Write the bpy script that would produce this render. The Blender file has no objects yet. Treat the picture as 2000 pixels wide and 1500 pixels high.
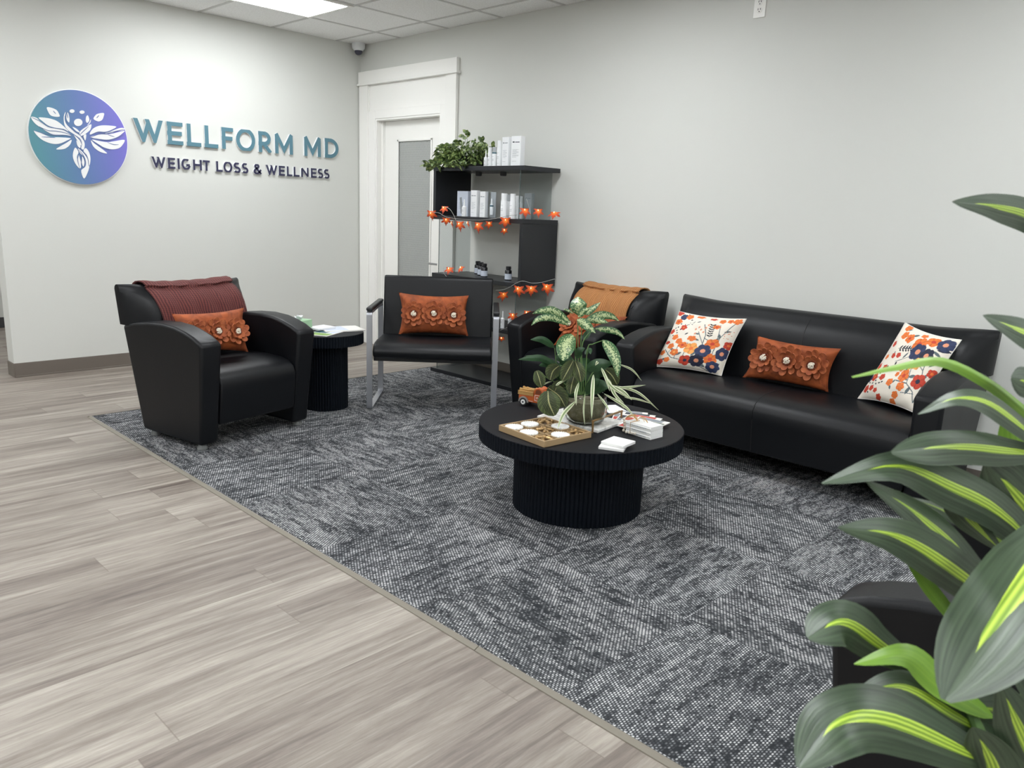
import bpy, bmesh, math, random
from mathutils import Vector, Matrix, Euler, noise
PI = math.pi
random.seed(7)
sc = bpy.context.scene
COL = sc.collection
V = Vector
H = 2.668            # ceiling height
T = 0.6096           # ceiling tile

# ------------------------------------------------------------------ camera
FPX = 1532.8
YAW, PITCH, ROLL = 2.3416, -0.2176, 0.0388
CAM = V((6.2627, -4.343, 1.2835))
_f = V((math.cos(PITCH)*math.cos(YAW), math.cos(PITCH)*math.sin(YAW), math.sin(PITCH)))
_r0 = V((math.sin(YAW), -math.cos(YAW), 0)); _u0 = _r0.cross(_f)
_r = math.cos(ROLL)*_r0 + math.sin(ROLL)*_u0
_u = -math.sin(ROLL)*_r0 + math.cos(ROLL)*_u0
cam = bpy.data.cameras.new('camera'); camo = bpy.data.objects.new('camera', cam); COL.objects.link(camo)
cam.sensor_fit = 'HORIZONTAL'; cam.sensor_width = 36.0; cam.lens = 36.0*FPX/2000.0
cam.clip_start = 0.05
cam.dof.use_dof = True; cam.dof.focus_distance = 4.3; cam.dof.aperture_fstop = 9.0
camo.matrix_world = Matrix(((_r.x, _u.x, -_f.x, CAM.x), (_r.y, _u.y, -_f.y, CAM.y), (_r.z, _u.z, -_f.z, CAM.z), (0, 0, 0, 1)))
sc.camera = camo
def ray(px, py): return _f + _r*((px-1000)/FPX) - _u*((py-750)/FPX)
def at(px, py, d): return CAM + ray(px, py)*d
def onp(px, py, ax, v):
    d = ray(px, py); return CAM + d*((v-CAM[ax])/d[ax])
def onz(px, py, z=0.0): return onp(px, py, 2, z)
def ony(px, py, y=0.0): return onp(px, py, 1, y)
def onx(px, py, x=0.0): return onp(px, py, 0, x)

# ------------------------------------------------------------------ colour management, world
sc.view_settings.view_transform = 'Standard'
try: sc.view_settings.look = 'None'
except Exception: pass
sc.view_settings.gamma = 1.0
sc.view_settings.use_curve_mapping = False
sc.view_settings.exposure = 0.0
sc.cycles.denoising_prefilter = 'NONE'
w = bpy.data.worlds.new('world'); sc.world = w; w.use_nodes = True
w.node_tree.nodes['Background'].inputs[0].default_value = (0.8, 0.9, 1, 1)
w.node_tree.nodes['Background'].inputs[1].default_value = 0.05
PANEL_STRENGTH = 16.5

# ------------------------------------------------------------------ materials
def srgb(r, g, b):
    f = lambda c: (c/255/12.92) if c/255 <= 0.04045 else ((c/255+0.055)/1.055)**2.4
    return (f(r), f(g), f(b), 1.0)
class NT:
    def __init__(s, name):
        s.m = bpy.data.materials.new(name); s.m.use_nodes = True
        s.t = s.m.node_tree; s.b = s.t.nodes['Principled BSDF']
    def n(s, typ, **kw):
        nd = s.t.nodes.new(typ)
        for k, v in kw.items():
            if k.startswith('i_'):
                nd.inputs[k[2:].replace('_', ' ')].default_value = v
            else: setattr(nd, k, v)
        return nd
    def l(s, a, b): s.t.links.new(a, b)
    def math(s, op, a, b=None, c=None):
        nd = s.t.nodes.new('ShaderNodeMath'); nd.operation = op
        for i, x in enumerate((a, b, c)):
            if x is None: continue
            if isinstance(x, (int, float)): nd.inputs[i].default_value = x
            else: s.l(x, nd.inputs[i])
        return nd.outputs[0]
    def mix(s, fac, a, b, typ='MIX'):
        nd = s.t.nodes.new('ShaderNodeMix'); nd.data_type = 'RGBA'; nd.blend_type = typ
        for i, x in ((0, fac), (6, a), (7, b)):
            if isinstance(x, (int, float, tuple)): nd.inputs[i].default_value = x
            else: s.l(x, nd.inputs[i])
        return nd.outputs[2]
    def ramp(s, fac, stops, interp='LINEAR'):
        nd = s.t.nodes.new('ShaderNodeValToRGB'); s.l(fac, nd.inputs[0])
        cr = nd.color_ramp; cr.interpolation = interp
        while len(cr.elements) < len(stops): cr.elements.new(0.5)
        for e, (p, c) in zip(cr.elements, stops): e.position = p; e.color = c
        return nd.outputs[0]
    def set(s, **kw):
        for k, v in kw.items():
            k = k.replace('_', ' ')
            if isinstance(v, (int, float, tuple)): s.b.inputs[k].default_value = v
            else: s.l(v, s.b.inputs[k])
    def bump(s, h, strength=0.3, dist=0.01):
        nd = s.t.nodes.new('ShaderNodeBump'); nd.inputs['Strength'].default_value = strength
        nd.inputs['Distance'].default_value = dist
        s.l(h, nd.inputs['Height']); s.l(nd.outputs[0], s.b.inputs['Normal'])
    def comb(s, x, y, z=0.0):
        nd = s.t.nodes.new('ShaderNodeCombineXYZ')
        for i, v in enumerate((x, y, z)):
            if isinstance(v, (int, float)): nd.inputs[i].default_value = v
            else: s.l(v, nd.inputs[i])
        return nd.outputs[0]
    def coords(s, kind='Object'):
        tc = s.t.nodes.new('ShaderNodeTexCoord'); sp = s.t.nodes.new('ShaderNodeSeparateXYZ')
        s.l(tc.outputs[kind], sp.inputs[0]); return tc.outputs[kind], sp.outputs
def plain(name, col, rough=0.5, metal=0.0, nscale=None, nstr=0.15, ndist=0.002, **kw):
    a = NT(name); a.set(Base_Color=col, Roughness=rough, Metallic=metal, **kw)
    if nscale:
        no = a.n('ShaderNodeTexNoise', i_Scale=nscale, i_Detail=4.0); c, _ = a.coords()
        a.l(c, no.inputs['Vector']); a.bump(no.outputs['Fac'], nstr, ndist)
    return a.m

M = {}
M['wall'] = plain('wall_paint', srgb(217, 218, 213), 0.62, nscale=160, nstr=0.08, ndist=0.001)
M['white_paint'] = plain('white_trim_paint', srgb(249, 248, 244), 0.38)
M['base'] = plain('vinyl_base', srgb(112, 104, 96), 0.45)
M['base_dark'] = plain('vinyl_base_dark', srgb(70, 70, 72), 0.5)
M['transition'] = plain('transition_strip', srgb(128, 122, 110), 0.5)
def m_leather():
    a = NT('black_leather'); c, _ = a.coords()
    no = a.n('ShaderNodeTexNoise', i_Scale=3.0, i_Detail=2.0); a.l(c, no.inputs['Vector'])
    vo = a.n('ShaderNodeTexVoronoi', i_Scale=260.0); a.l(c, vo.inputs['Vector'])
    a.set(Base_Color=(0.0035, 0.0042, 0.0058, 1), Roughness=a.math('MULTIPLY_ADD', no.outputs['Fac'], 0.10, 0.38))
    a.b.inputs['Specular IOR Level'].default_value = 0.32
    h = a.math('ADD', a.math('MULTIPLY', vo.outputs['Distance'], 0.12), a.math('MULTIPLY', no.outputs['Fac'], 1.2))
    a.bump(h, 0.18, 0.006); return a.m
M['leather'] = m_leather()
M['seam'] = plain('leather_seam', (0.004, 0.004, 0.005, 1), 0.6)
M['steel'] = plain('brushed_steel', srgb(176, 178, 184), 0.38, 0.85, nscale=90, nstr=0.05)
M['chrome'] = plain('chrome', srgb(190, 190, 192), 0.2, 1.0)
M['glide'] = plain('grey_glide', srgb(120, 122, 122), 0.4)
M['black_plastic'] = plain('black_plastic', (0.014, 0.015, 0.017, 1), 0.42)
M['table_black'] = plain('matt_black_lacquer', (0.0042, 0.0062, 0.0100, 1), 0.5, nscale=40, nstr=0.04)
M['table_top'] = plain('black_table_top', (0.011, 0.0115, 0.014, 1), 0.5, nscale=200, nstr=0.03)
for _k in ('table_black', 'table_top'): M[_k].node_tree.nodes['Principled BSDF'].inputs['Specular IOR Level'].default_value = 0.13
M['shelf'] = plain('black_laminate', (0.009, 0.0105, 0.014, 1), 0.38)
def m_glass(name, col=(1, 1, 1, 1), rough=0.0, ior=1.45, alpha_mix=None):
    a = NT(name); a.set(Base_Color=col, Roughness=rough, IOR=ior); a.b.inputs['Transmission Weight'].default_value = 1.0
    return a.m
def m_thin(name, tint, refl=0.08):
    a = NT(name); t = a.t
    tr = a.n('ShaderNodeBsdfTransparent'); tr.inputs[0].default_value = tint
    gl = a.n('ShaderNodeBsdfGlossy'); gl.inputs['Roughness'].default_value = 0.02
    fr = a.n('ShaderNodeFresnel'); fr.inputs[0].default_value = 1.12
    ge = a.n('ShaderNodeNewGeometry'); fk = a.math('MULTIPLY', fr.outputs[0], a.math('SUBTRACT', 1.0, ge.outputs['Backfacing']))
    mx = a.n('ShaderNodeMixShader'); a.l(fk, mx.inputs[0]); a.l(tr.outputs[0], mx.inputs[1]); a.l(gl.outputs[0], mx.inputs[2])
    a.l(mx.outputs[0], t.nodes['Material Output'].inputs['Surface']); return a.m
M['pane'] = m_thin('shelf_glass', (0.80, 0.82, 0.82, 1))
M['pane_edge'] = plain('glass_edge', srgb(70, 82, 80), 0.2)
M['clear'] = m_thin('clear_plastic', (0.9, 0.92, 0.93, 1))
M['bowl'] = m_glass('bowl_glass', (0.86, 0.90, 0.84, 1), 0.08, 1.3)
M['white'] = plain('white_ceramic', srgb(240, 240, 238), 0.4)
M['white_card'] = plain('white_card', srgb(238, 240, 242), 0.5)
M['paper'] = plain('paper', srgb(232, 230, 224), 0.6)
M['grey_text'] = plain('grey_print', srgb(140, 146, 152), 0.6)
M['dark_text'] = plain('dark_print', srgb(50, 56, 66), 0.6)
M['blue_text'] = plain('blue_print', srgb(60, 84, 150), 0.6)
M['teal'] = plain('teal_band', srgb(30, 84, 100), 0.4)
M['frost'] = plain('frosted_plastic', srgb(176, 180, 184), 0.35)
M['gold'] = plain('gold_metal', srgb(164, 134, 92), 0.35, 0.7)
M['gold_wood'] = plain('light_wood', srgb(168, 142, 106), 0.45, nscale=60, nstr=0.1)
M['tray_in'] = plain('tray_wood_dark', srgb(108, 84, 58), 0.6, nscale=60)
M['soil'] = plain('potting_soil', srgb(46, 36, 26), 0.95, nscale=80, nstr=0.8, ndist=0.01)
M['stone'] = plain('pebbles', srgb(120, 114, 92), 0.7, nscale=60, nstr=0.8, ndist=0.01)
M['green_card'] = plain('green_card', srgb(160, 196, 160), 0.6)
M['orange_paint'] = plain('orange_glaze', srgb(190, 92, 38), 0.35)
M['brown_paint'] = plain('brown_glaze', srgb(120, 62, 34), 0.45)
M['straw'] = plain('straw', srgb(190, 150, 90), 0.7)
M['grey_paint'] = plain('grey_glaze', srgb(150, 146, 140), 0.5)
M['wire'] = plain('clear_wire', srgb(170, 170, 166), 0.35)
M['bead'] = plain('bead', srgb(226, 216, 200), 0.5)
M['label_blue'] = plain('pale_label', srgb(200, 208, 222), 0.5)
M['pill_black'] = plain('black_bottle', (0.012, 0.013, 0.016, 1), 0.18)
M['smoke'] = plain('smoked_dome', (0.05, 0.05, 0.08, 1), 0.1)
M['red'] = plain('red_print', srgb(196, 70, 60), 0.5)
M['navy_letter'] = plain('navy_acrylic', srgb(54, 54, 82), 0.35)
M['teal_letter'] = plain('teal_acrylic', srgb(90, 130, 145), 0.35)
M['letter_edge'] = plain('letter_white_edge', srgb(236, 238, 240), 0.4)
M['emblem_white'] = plain('emblem_white', srgb(240, 240, 240), 0.5)

def m_marble():
    a = NT('white_marble'); c, _ = a.coords()
    no = a.n('ShaderNodeTexNoise', i_Scale=9.0, i_Detail=8.0, i_Distortion=1.8); a.l(c, no.inputs['Vector'])
    col = a.ramp(no.outputs['Fac'], [(0.40, srgb(236, 236, 232)), (0.52, srgb(196, 196, 192)), (0.60, srgb(240, 240, 236))])
    a.set(Base_Color=col, Roughness=0.3); return a.m
M['marble'] = m_marble()

def m_floor():
    a = NT('grey_oak_planks'); c, s = a.coords()
    W, L = 0.148, 1.52
    u = a.math('DIVIDE', a.math('SUBTRACT', s[0], 3.22-20*W), W)
    row = a.math('FLOOR', u); fu = a.math('FRACT', u)
    wn = a.n('ShaderNodeTexWhiteNoise', noise_dimensions='1D'); a.l(row, wn.inputs['W'])
    v = a.math('ADD', a.math('DIVIDE', s[1], L), a.math('MULTIPLY', wn.outputs['Value'], 7.3))
    pid = a.math('FLOOR', v); fv = a.math('FRACT', v)
    wn2 = a.n('ShaderNodeTexWhiteNoise', noise_dimensions='2D'); a.l(a.comb(row, pid), wn2.inputs['Vector'])
    off = a.math('MULTIPLY', wn2.outputs['Value'], 40.0)
    # long streaks
    n1 = a.n('ShaderNodeTexNoise', i_Scale=1.0, i_Detail=5.0, i_Roughness=0.62, i_Distortion=0.35)
    a.l(a.comb(a.math('MULTIPLY', s[0], 34.0), a.math('MULTIPLY', s[1], 1.9), off), n1.inputs['Vector'])
    n2 = a.n('ShaderNodeTexNoise', i_Scale=1.0, i_Detail=3.0, i_Distortion=0.6)
    a.l(a.comb(a.math('MULTIPLY', s[0], 11.0), a.math('MULTIPLY', s[1], 0.9), off), n2.inputs['Vector'])
    n3 = a.n('ShaderNodeTexNoise', i_Scale=1.0, i_Detail=4.0, i_Roughness=0.7)
    a.l(a.comb(a.math('MULTIPLY', s[0], 190.0), a.math('MULTIPLY', s[1], 9.0), off), n3.inputs['Vector'])
    n4 = a.n('ShaderNodeTexNoise', i_Scale=1.0, i_Detail=6.0, i_Roughness=0.75, i_Distortion=1.2)
    a.l(a.comb(a.math('MULTIPLY', s[0], 60.0), a.math('MULTIPLY', s[1], 5.0), off), n4.inputs['Vector'])
    f = a.math('ADD', a.math('MULTIPLY', n1.outputs['Fac'], 0.38), a.math('MULTIPLY', n2.outputs['Fac'], 0.36))
    f = a.math('ADD', f, a.math('ADD', a.math('MULTIPLY', n3.outputs['Fac'], 0.16), a.math('MULTIPLY', n4.outputs['Fac'], 0.18)))
    f = a.math('ADD', f, a.math('MULTIPLY', a.math('SUBTRACT', wn2.outputs['Value'], 0.5), 0.10))
    col = a.ramp(f, [(0.38, srgb(94, 84, 78)), (0.48, srgb(122, 112, 104)), (0.56, srgb(142, 133, 124)), (0.65, srgb(166, 158, 148)), (0.74, srgb(188, 181, 170))])
    # seams
    e1 = a.math('LESS_THAN', a.math('MINIMUM', fu, a.math('SUBTRACT', 1.0, fu)), 0.008)
    e2 = a.math('LESS_THAN', a.math('MINIMUM', fv, a.math('SUBTRACT', 1.0, fv)), 0.0012)
    e = a.math('MAXIMUM', a.math('MULTIPLY', e1, 0.28), a.math('MULTIPLY', e2, 0.5))
    col = a.mix(e, col, srgb(108, 98, 88))
    a.set(Base_Color=col, Roughness=a.math('MULTIPLY_ADD', n1.outputs['Fac'], 0.12, 0.42))
    a.bump(a.math('ADD', a.math('MULTIPLY', n3.outputs['Fac'], 0.4), n1.outputs['Fac']), 0.06, 0.004)
    return a.m
M['floor'] = m_floor()

def m_carpet():
    a = NT('charcoal_loop_carpet'); c, s = a.coords()
    TS = 0.61
    ux = a.math('DIVIDE', a.math('SUBTRACT', s[0], 1.40), TS); uy = a.math('DIVIDE', a.math('ADD', s[1], 2.86), TS)
    ix = a.math('FLOOR', ux); iy = a.math('FLOOR', uy)
    par = a.math('MODULO', a.math('ADD', a.math('ADD', ix, iy), 200.0), 2.0)
    # rotated coordinates by tile parity
    ip = a.math('SUBTRACT', 1.0, par)
    p = a.math('ADD', a.math('MULTIPLY', s[0], par), a.math('MULTIPLY', s[1], ip))
    q = a.math('ADD', a.math('MULTIPLY', s[1], par), a.math('MULTIPLY', s[0], ip))
    wnt = a.n('ShaderNodeTexWhiteNoise', noise_dimensions='2D'); a.l(a.comb(ix, iy), wnt.inputs['Vector'])
    off = a.math('MULTIPLY', wnt.outputs['Value'], 30.0)
    # low frequency bands along the tile direction
    nb = a.n('ShaderNodeTexNoise', i_Scale=1.0, i_Detail=2.0, i_Roughness=0.5)
    a.l(a.comb(a.math('MULTIPLY', p, 8.0), a.math('MULTIPLY', q, 30.0), off), nb.inputs['Vector'])
    bq = a.math('FLOOR', a.math('DIVIDE', q, 0.019)); wr = a.n('ShaderNodeTexWhiteNoise', noise_dimensions='1D'); a.l(bq, wr.inputs['W'])
    bp_ = a.math('FLOOR', a.math('ADD', a.math('DIVIDE', p, 0.085), a.math('MULTIPLY', wr.outputs['Value'], 5.0)))
    wb = a.n('ShaderNodeTexWhiteNoise', noise_dimensions='3D'); a.l(a.comb(bp_, bq, off), wb.inputs['Vector'])
    nc = a.n('ShaderNodeTexNoise', i_Scale=1.0, i_Detail=2.0)
    a.l(a.comb(a.math('MULTIPLY', p, 3.2), a.math('MULTIPLY', q, 4.5), off), nc.inputs['Vector'])
    # individual loops: staggered rows of short dashes
    PW, QW = 0.0118, 0.0072
    r = a.math('DIVIDE', q, QW); ri = a.math('FLOOR', r); rf = a.math('FRACT', r)
    pp = a.math('ADD', a.math('DIVIDE', p, PW), a.math('MULTIPLY', ri, 0.37)); pi_ = a.math('FLOOR', pp); pf = a.math('FRACT', pp)
    wn = a.n('ShaderNodeTexWhiteNoise', noise_dimensions='2D'); a.l(a.comb(pi_, ri), wn.inputs['Vector'])
    m1 = a.math('SINE', a.math('MULTIPLY', rf, PI)); m2 = a.math('SINE', a.math('MULTIPLY', pf, PI))
    dash = a.math('MULTIPLY', m1, m2)
    thr = a.math('ADD', a.math('MULTIPLY', nb.outputs['Fac'], 1.0), a.math('ADD', a.math('MULTIPLY', nc.outputs['Fac'], 0.80), a.math('MULTIPLY', wb.outputs['Value'], 0.42)))
    amt = a.math('SUBTRACT', a.math('ADD', thr, a.math('MULTIPLY', wn.outputs['Value'], 0.60)), 0.92)
    amt = a.math('MULTIPLY', amt, 1.05)
    f = a.math('MULTIPLY', a.math('POWER', dash, 1.1), a.math('MULTIPLY', amt, 1.35))
    nf = a.n('ShaderNodeTexNoise', i_Scale=420.0, i_Detail=2.0); a.l(c, nf.inputs['Vector'])
    f = a.math('ADD', f, a.math('MULTIPLY', a.math('SUBTRACT', nf.outputs['Fac'], 0.5), 0.22))
    col = a.ramp(f, [(0.0, srgb(48, 50, 53)), (0.26, srgb(86, 88, 91)), (0.60, srgb(150, 151, 153)), (1.0, srgb(216, 216, 216))])
    a.set(Base_Color=col, Roughness=0.95)
    a.b.inputs['Specular IOR Level'].default_value = 0.1
    a.bump(f, 0.35, 0.004); return a.m
M['carpet'] = m_carpet()

def m_ceiling():
    a = NT('acoustic_tile'); c, _ = a.coords()
    no = a.n('ShaderNodeTexNoise', i_Scale=120.0, i_Detail=5.0); a.l(c, no.inputs['Vector'])
    col = a.ramp(no.outputs['Fac'], [(0.3, srgb(232, 231, 230)), (0.6, srgb(250, 250, 249))])
    a.set(Base_Color=col, Roughness=0.85); a.bump(no.outputs['Fac'], 0.3, 0.002); return a.m
M['ceiling'] = m_ceiling()
M['grid'] = plain('ceiling_grid_paint', srgb(205, 204, 202), 0.5)

def m_emit(name, col, strength):
    a = NT(name); a.set(Base_Color=(0.8, 0.8, 0.8, 1)); a.b.inputs['Emission Color'].default_value = col
    a.b.inputs['Emission Strength'].default_value = strength; return a.m
M['panel'] = m_emit('light_diffuser', (0.95, 0.98, 1.0, 1), PANEL_STRENGTH)

def m_doorglass():
    a = NT('patterned_glass'); c, s = a.coords()
    d1 = a.math('ADD', a.math('MULTIPLY', s[0], 46.0), a.math('MULTIPLY', s[2], 26.0))
    d2 = a.math('SUBTRACT', a.math('MULTIPLY', s[0], 46.0), a.math('MULTIPLY', s[2], 26.0))
    k = lambda d: a.math('ABSOLUTE', a.math('SUBTRACT', a.math('FRACT', d), 0.5))
    h = a.math('MINIMUM', k(d1), k(d2))
    col = a.ramp(h, [(0.0, srgb(198, 200, 197)), (0.10, srgb(154, 157, 154)), (0.3, srgb(168, 171, 168))])
    a.set(Base_Color=col, Roughness=0.22); a.bump(h, 0.5, 0.01); return a.m
M['door_glass'] = m_doorglass()

def m_velvet(name, dark, light, scale=18.0):
    a = NT(name); c, _ = a.coords()
    no = a.n('ShaderNodeTexNoise', i_Scale=scale, i_Detail=5.0, i_Distortion=0.8); a.l(c, no.inputs['Vector'])
    col = a.ramp(no.outputs['Fac'], [(0.35, dark), (0.65, light)])
    a.set(Base_Color=col, Roughness=0.75); a.b.inputs['Sheen Weight'].default_value = 0.2
    a.b.inputs['Sheen Tint'].default_value = light; a.bump(no.outputs['Fac'], 0.35, 0.01); return a.m
M['velvet'] = m_velvet('rust_velvet', srgb(124, 58, 24), srgb(172, 86, 40))
M['felt'] = m_velvet('rust_felt', srgb(140, 68, 36), srgb(184, 102, 58), 30)
M['felt_dark'] = m_velvet('dark_rust_felt', srgb(104, 46, 26), srgb(136, 66, 38), 40)
M['pearl'] = plain('cream_beads', srgb(236, 226, 208), 0.3)
def m_knit(name, dark, light, ribs):
    a = NT(name); uv, s = a.coords('UV')
    no = a.n('ShaderNodeTexNoise', i_Scale=1.0, i_Detail=4.0, i_Distortion=0.5)
    a.l(a.comb(a.math('MULTIPLY', s[0], 7.0), a.math('MULTIPLY', s[1], 5.0)), no.inputs['Vector'])
    rib = a.math('SINE', a.math('ADD', a.math('MULTIPLY', s[0], ribs), a.math('MULTIPLY', no.outputs['Fac'], 9.0)))
    st = a.math('SINE', a.math('MULTIPLY', s[1], ribs*1.3))
    h = a.math('ADD', a.math('MULTIPLY_ADD', rib, 0.32, 0.5), a.math('MULTIPLY', st, 0.10))
    col = a.ramp(h, [(0.15, dark), (0.85, light)])
    a.set(Base_Color=col, Roughness=0.9); a.bump(h, 0.7, 0.006); return a.m
M['burgundy'] = m_knit('burgundy_knit', srgb(74, 36, 36), srgb(122, 66, 62), 230)
M['tan_knit'] = m_knit('tan_knit', srgb(150, 98, 54), srgb(196, 138, 86), 250)
def m_attr(name, rough=0.7):
    a = NT(name); at_ = a.n('ShaderNodeAttribute', attribute_name='Col')
    c, _ = a.coords(); no = a.n('ShaderNodeTexNoise', i_Scale=500.0); a.l(c, no.inputs['Vector'])
    a.set(Base_Color=at_.outputs['Color'], Roughness=rough); a.bump(no.outputs['Fac'], 0.2, 0.001); return a.m
M['print'] = m_attr('printed_fabric')

def m_logo():
    a = NT('emblem_gradient'); c, s = a.coords('Generated')
    f = a.math('ADD', a.math('MULTIPLY', s[1], 0.85), a.math('MULTIPLY', s[2], 0.12))
    col = a.ramp(f, [(0.10, srgb(86, 142, 154)), (0.5, srgb(98, 124, 176)), (0.95, srgb(124, 112, 204))])
    a.set(Base_Color=col, Roughness=0.4); return a.m
M['logo'] = m_logo()
M['logo_line'] = plain('emblem_line_blue', srgb(100, 118, 160), 0.5)

def m_leaf(name, kind):
    a = NT(name); uv, s = a.coords('UV')      # u across (0..1), v along base->tip
    x = a.math('ABSOLUTE', a.math('SUBTRACT', s[0], 0.5))
    tc = a.n('ShaderNodeTexCoord')
    no = a.n('ShaderNodeTexNoise', i_Scale=55.0, i_Detail=4.0); a.l(tc.outputs['Object'], no.inputs['Vector'])
    if kind == 'dracaena':
        n2 = a.n('ShaderNodeTexNoise', i_Scale=1.0, i_Detail=3.0)
        a.l(a.comb(a.math('MULTIPLY', s[0], 17.0), a.math('MULTIPLY', s[1], 1.6)), n2.inputs['Vector'])
        g = a.mix(a.ramp(n2.outputs['Fac'], [(0.35, (0, 0, 0, 1)), (0.7, (1, 1, 1, 1))]), srgb(38, 56, 36), srgb(76, 94, 70))
        band = a.math('LESS_THAN', a.math('ADD', x, a.math('MULTIPLY', n2.outputs['Fac'], 0.10)), a.math('MULTIPLY', a.math('SINE', a.math('MULTIPLY', a.math('POWER', s[1], 0.8), PI)), 0.17))
        n3 = a.n('ShaderNodeTexWave', wave_type='BANDS', bands_direction='X', i_Scale=4.2, i_Distortion=1.0)
        a.l(a.comb(s[0], a.math('MULTIPLY', s[1], 0.1)), n3.inputs['Vector'])
        lime = a.mix(n3.outputs['Fac'], srgb(112, 150, 34), srgb(196, 224, 84))
        col = a.mix(band, g, lime)
        a.set(Base_Color=col, Roughness=0.40); a.b.inputs['Specular IOR Level'].default_value = 0.75
        a.bump(n2.outputs['Fac'], 0.15, 0.004)
    elif kind == 'lime':
        n2 = a.n('ShaderNodeTexNoise', i_Scale=1.0); a.l(a.comb(a.math('MULTIPLY', s[0], 12.0), s[1]), n2.inputs['Vector'])
        a.set(Base_Color=a.mix(n2.outputs['Fac'], srgb(84, 130, 40), srgb(150, 190, 76)), Roughness=0.35)
    elif kind == 'dieff':
        vo = a.n('ShaderNodeTexNoise', i_Scale=150.0, i_Detail=3.0, i_Roughness=0.6); a.l(tc.outputs['Object'], vo.inputs['Vector'])
        f = a.math('SUBTRACT', a.math('ADD', vo.outputs['Fac'], 0.16), a.math('MULTIPLY', x, 0.50))
        sp = a.ramp(f, [(0.53, (0, 0, 0, 1)), (0.60, (1, 1, 1, 1))])
        col = a.mix(sp, srgb(58, 98, 58), srgb(186, 200, 150))
        a.set(Base_Color=col, Roughness=0.35)
    elif kind == 'green':
        a.set(Base_Color=a.mix(no.outputs['Fac'], srgb(24, 54, 32), srgb(56, 92, 54)), Roughness=0.4)
    elif kind == 'prayer':
        # herringbone veins and dark blotches beside a pale midrib
        sv = a.math('SINE', a.math('MULTIPLY', a.math('SUBTRACT', s[1], a.math('MULTIPLY', x, 0.7)), 44.0))
        vein = a.math('GREATER_THAN', sv, 0.80)
        blot = a.math('MULTIPLY', a.math('GREATER_THAN', a.math('ADD', sv, a.math('MULTIPLY', x, -1.5)), -0.75), a.math('MULTIPLY', a.math('LESS_THAN', x, 0.31), a.math('GREATER_THAN', x, 0.05)))
        col = a.mix(no.outputs['Fac'], srgb(44, 56, 30), srgb(66, 76, 40))
        col = a.mix(a.math('MULTIPLY', blot, 0.92), col, srgb(24, 24, 16))
        col = a.mix(a.math('MULTIPLY', vein, 0.55), col, srgb(98, 110, 62))
        col = a.mix(a.math('LESS_THAN', x, 0.028), col, srgb(150, 148, 104))
        a.set(Base_Color=col, Roughness=0.6); a.b.inputs['Specular IOR Level'].default_value = 0.25
    elif kind == 'spider':
        col = a.mix(a.math('LESS_THAN', x, 0.2), srgb(206, 210, 180), srgb(120, 142, 92))
        a.set(Base_Color=col, Roughness=0.45)
    elif kind == 'pothos':
        col = a.ramp(no.outputs['Fac'], [(0.34, srgb(40, 60, 34)), (0.50, srgb(100, 124, 68)), (0.66, srgb(172, 186, 116))])
        a.set(Base_Color=col, Roughness=0.4)
    return a.m
for k in ('dracaena', 'lime', 'dieff', 'green', 'prayer', 'spider', 'pothos'): M['leaf_'+k] = m_leaf('leaf_'+k, k)
M['stem'] = plain('green_stem', srgb(84, 116, 60), 0.5)
M['stem_brown'] = plain('brown_stem', srgb(96, 78, 50), 0.7)
def m_lampleaf():
    a = NT('autumn_leaf'); c, _ = a.coords('UV'); 
    sp = a.t.nodes.new('ShaderNodeVectorMath'); sp.operation = 'DISTANCE'; sp.inputs[1].default_value = (0.5, 0.5, 0)
    a.l(c, sp.inputs[0])
    col = a.ramp(sp.outputs['Value'], [(0.0, srgb(240, 130, 44)), (0.22, srgb(196, 74, 34)), (0.5, srgb(140, 42, 28))])
    e = a.ramp(sp.outputs['Value'], [(0.0, (1, 0.40, 0.07, 1)), (0.13, (0.60, 0.13, 0.018, 1)), (0.32, (0.14, 0.018, 0.005, 1))])
    a.set(Base_Color=col, Roughness=0.7, Emission_Color=e); a.b.inputs['Emission Strength'].default_value = 0.42
    return a.m
M['lampleaf'] = m_lampleaf()
M['bulb'] = m_emit('fairy_bulb', (1.0, 0.62, 0.25, 1), 3.5)

# ------------------------------------------------------------------ mesh helpers
def finish(bm, ang=38):
    bmesh.ops.recalc_face_normals(bm, faces=bm.faces[:])
    lim = math.radians(ang)
    for f in bm.faces: f.smooth = True
    for e in bm.edges:
        if len(e.link_faces) == 2:
            e.smooth = e.calc_face_angle(0.0) < lim
def obj(name, bm, mat, parent=None, ang=38, bevel=0.0, seg=2, recalc=True):
    if recalc: finish(bm, ang)
    else:
        for f in bm.faces: f.smooth = True
    me = bpy.data.meshes.new(name); bm.to_mesh(me); bm.free()
    o = bpy.data.objects.new(name, me); COL.objects.link(o)
    for m in (mat if isinstance(mat, (list, tuple)) else [mat]): me.materials.append(m)
    if bevel:
        b = o.modifiers.new('bevel', 'BEVEL'); b.width = bevel; b.segments = seg; b.limit_method = 'ANGLE'; b.angle_limit = math.radians(40); b.harden_normals = False
        for p in me.polygons: p.use_smooth = True
        me.set_sharp_from_angle(angle=math.radians(ang)) if hasattr(me, 'set_sharp_from_angle') else None
    if parent: o.parent = parent
    return o
def tag(o, label, cat, group=None):
    o['label'] = label; o['category'] = cat
    if group: o['group'] = group
    return o
def thing(name, label, cat, loc=(0, 0, 0), rz=0.0, group=None):
    o = bpy.data.objects.new(name, None); COL.objects.link(o); o.location = loc; o.rotation_euler = (0, 0, rz)
    o.empty_display_size = 0.1
    return tag(o, label, cat, group)
def struct(name, bm, mat, **kw):
    o = obj(name, bm, mat, **kw)
    if not kw.get('parent'): o['kind'] = 'structure'
    return o
def copy_tree(o, parent=None):
    c = o.copy(); COL.objects.link(c)
    if parent: c.parent = parent
    for ch in list(o.children): copy_tree(ch, c)
    return c
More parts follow.
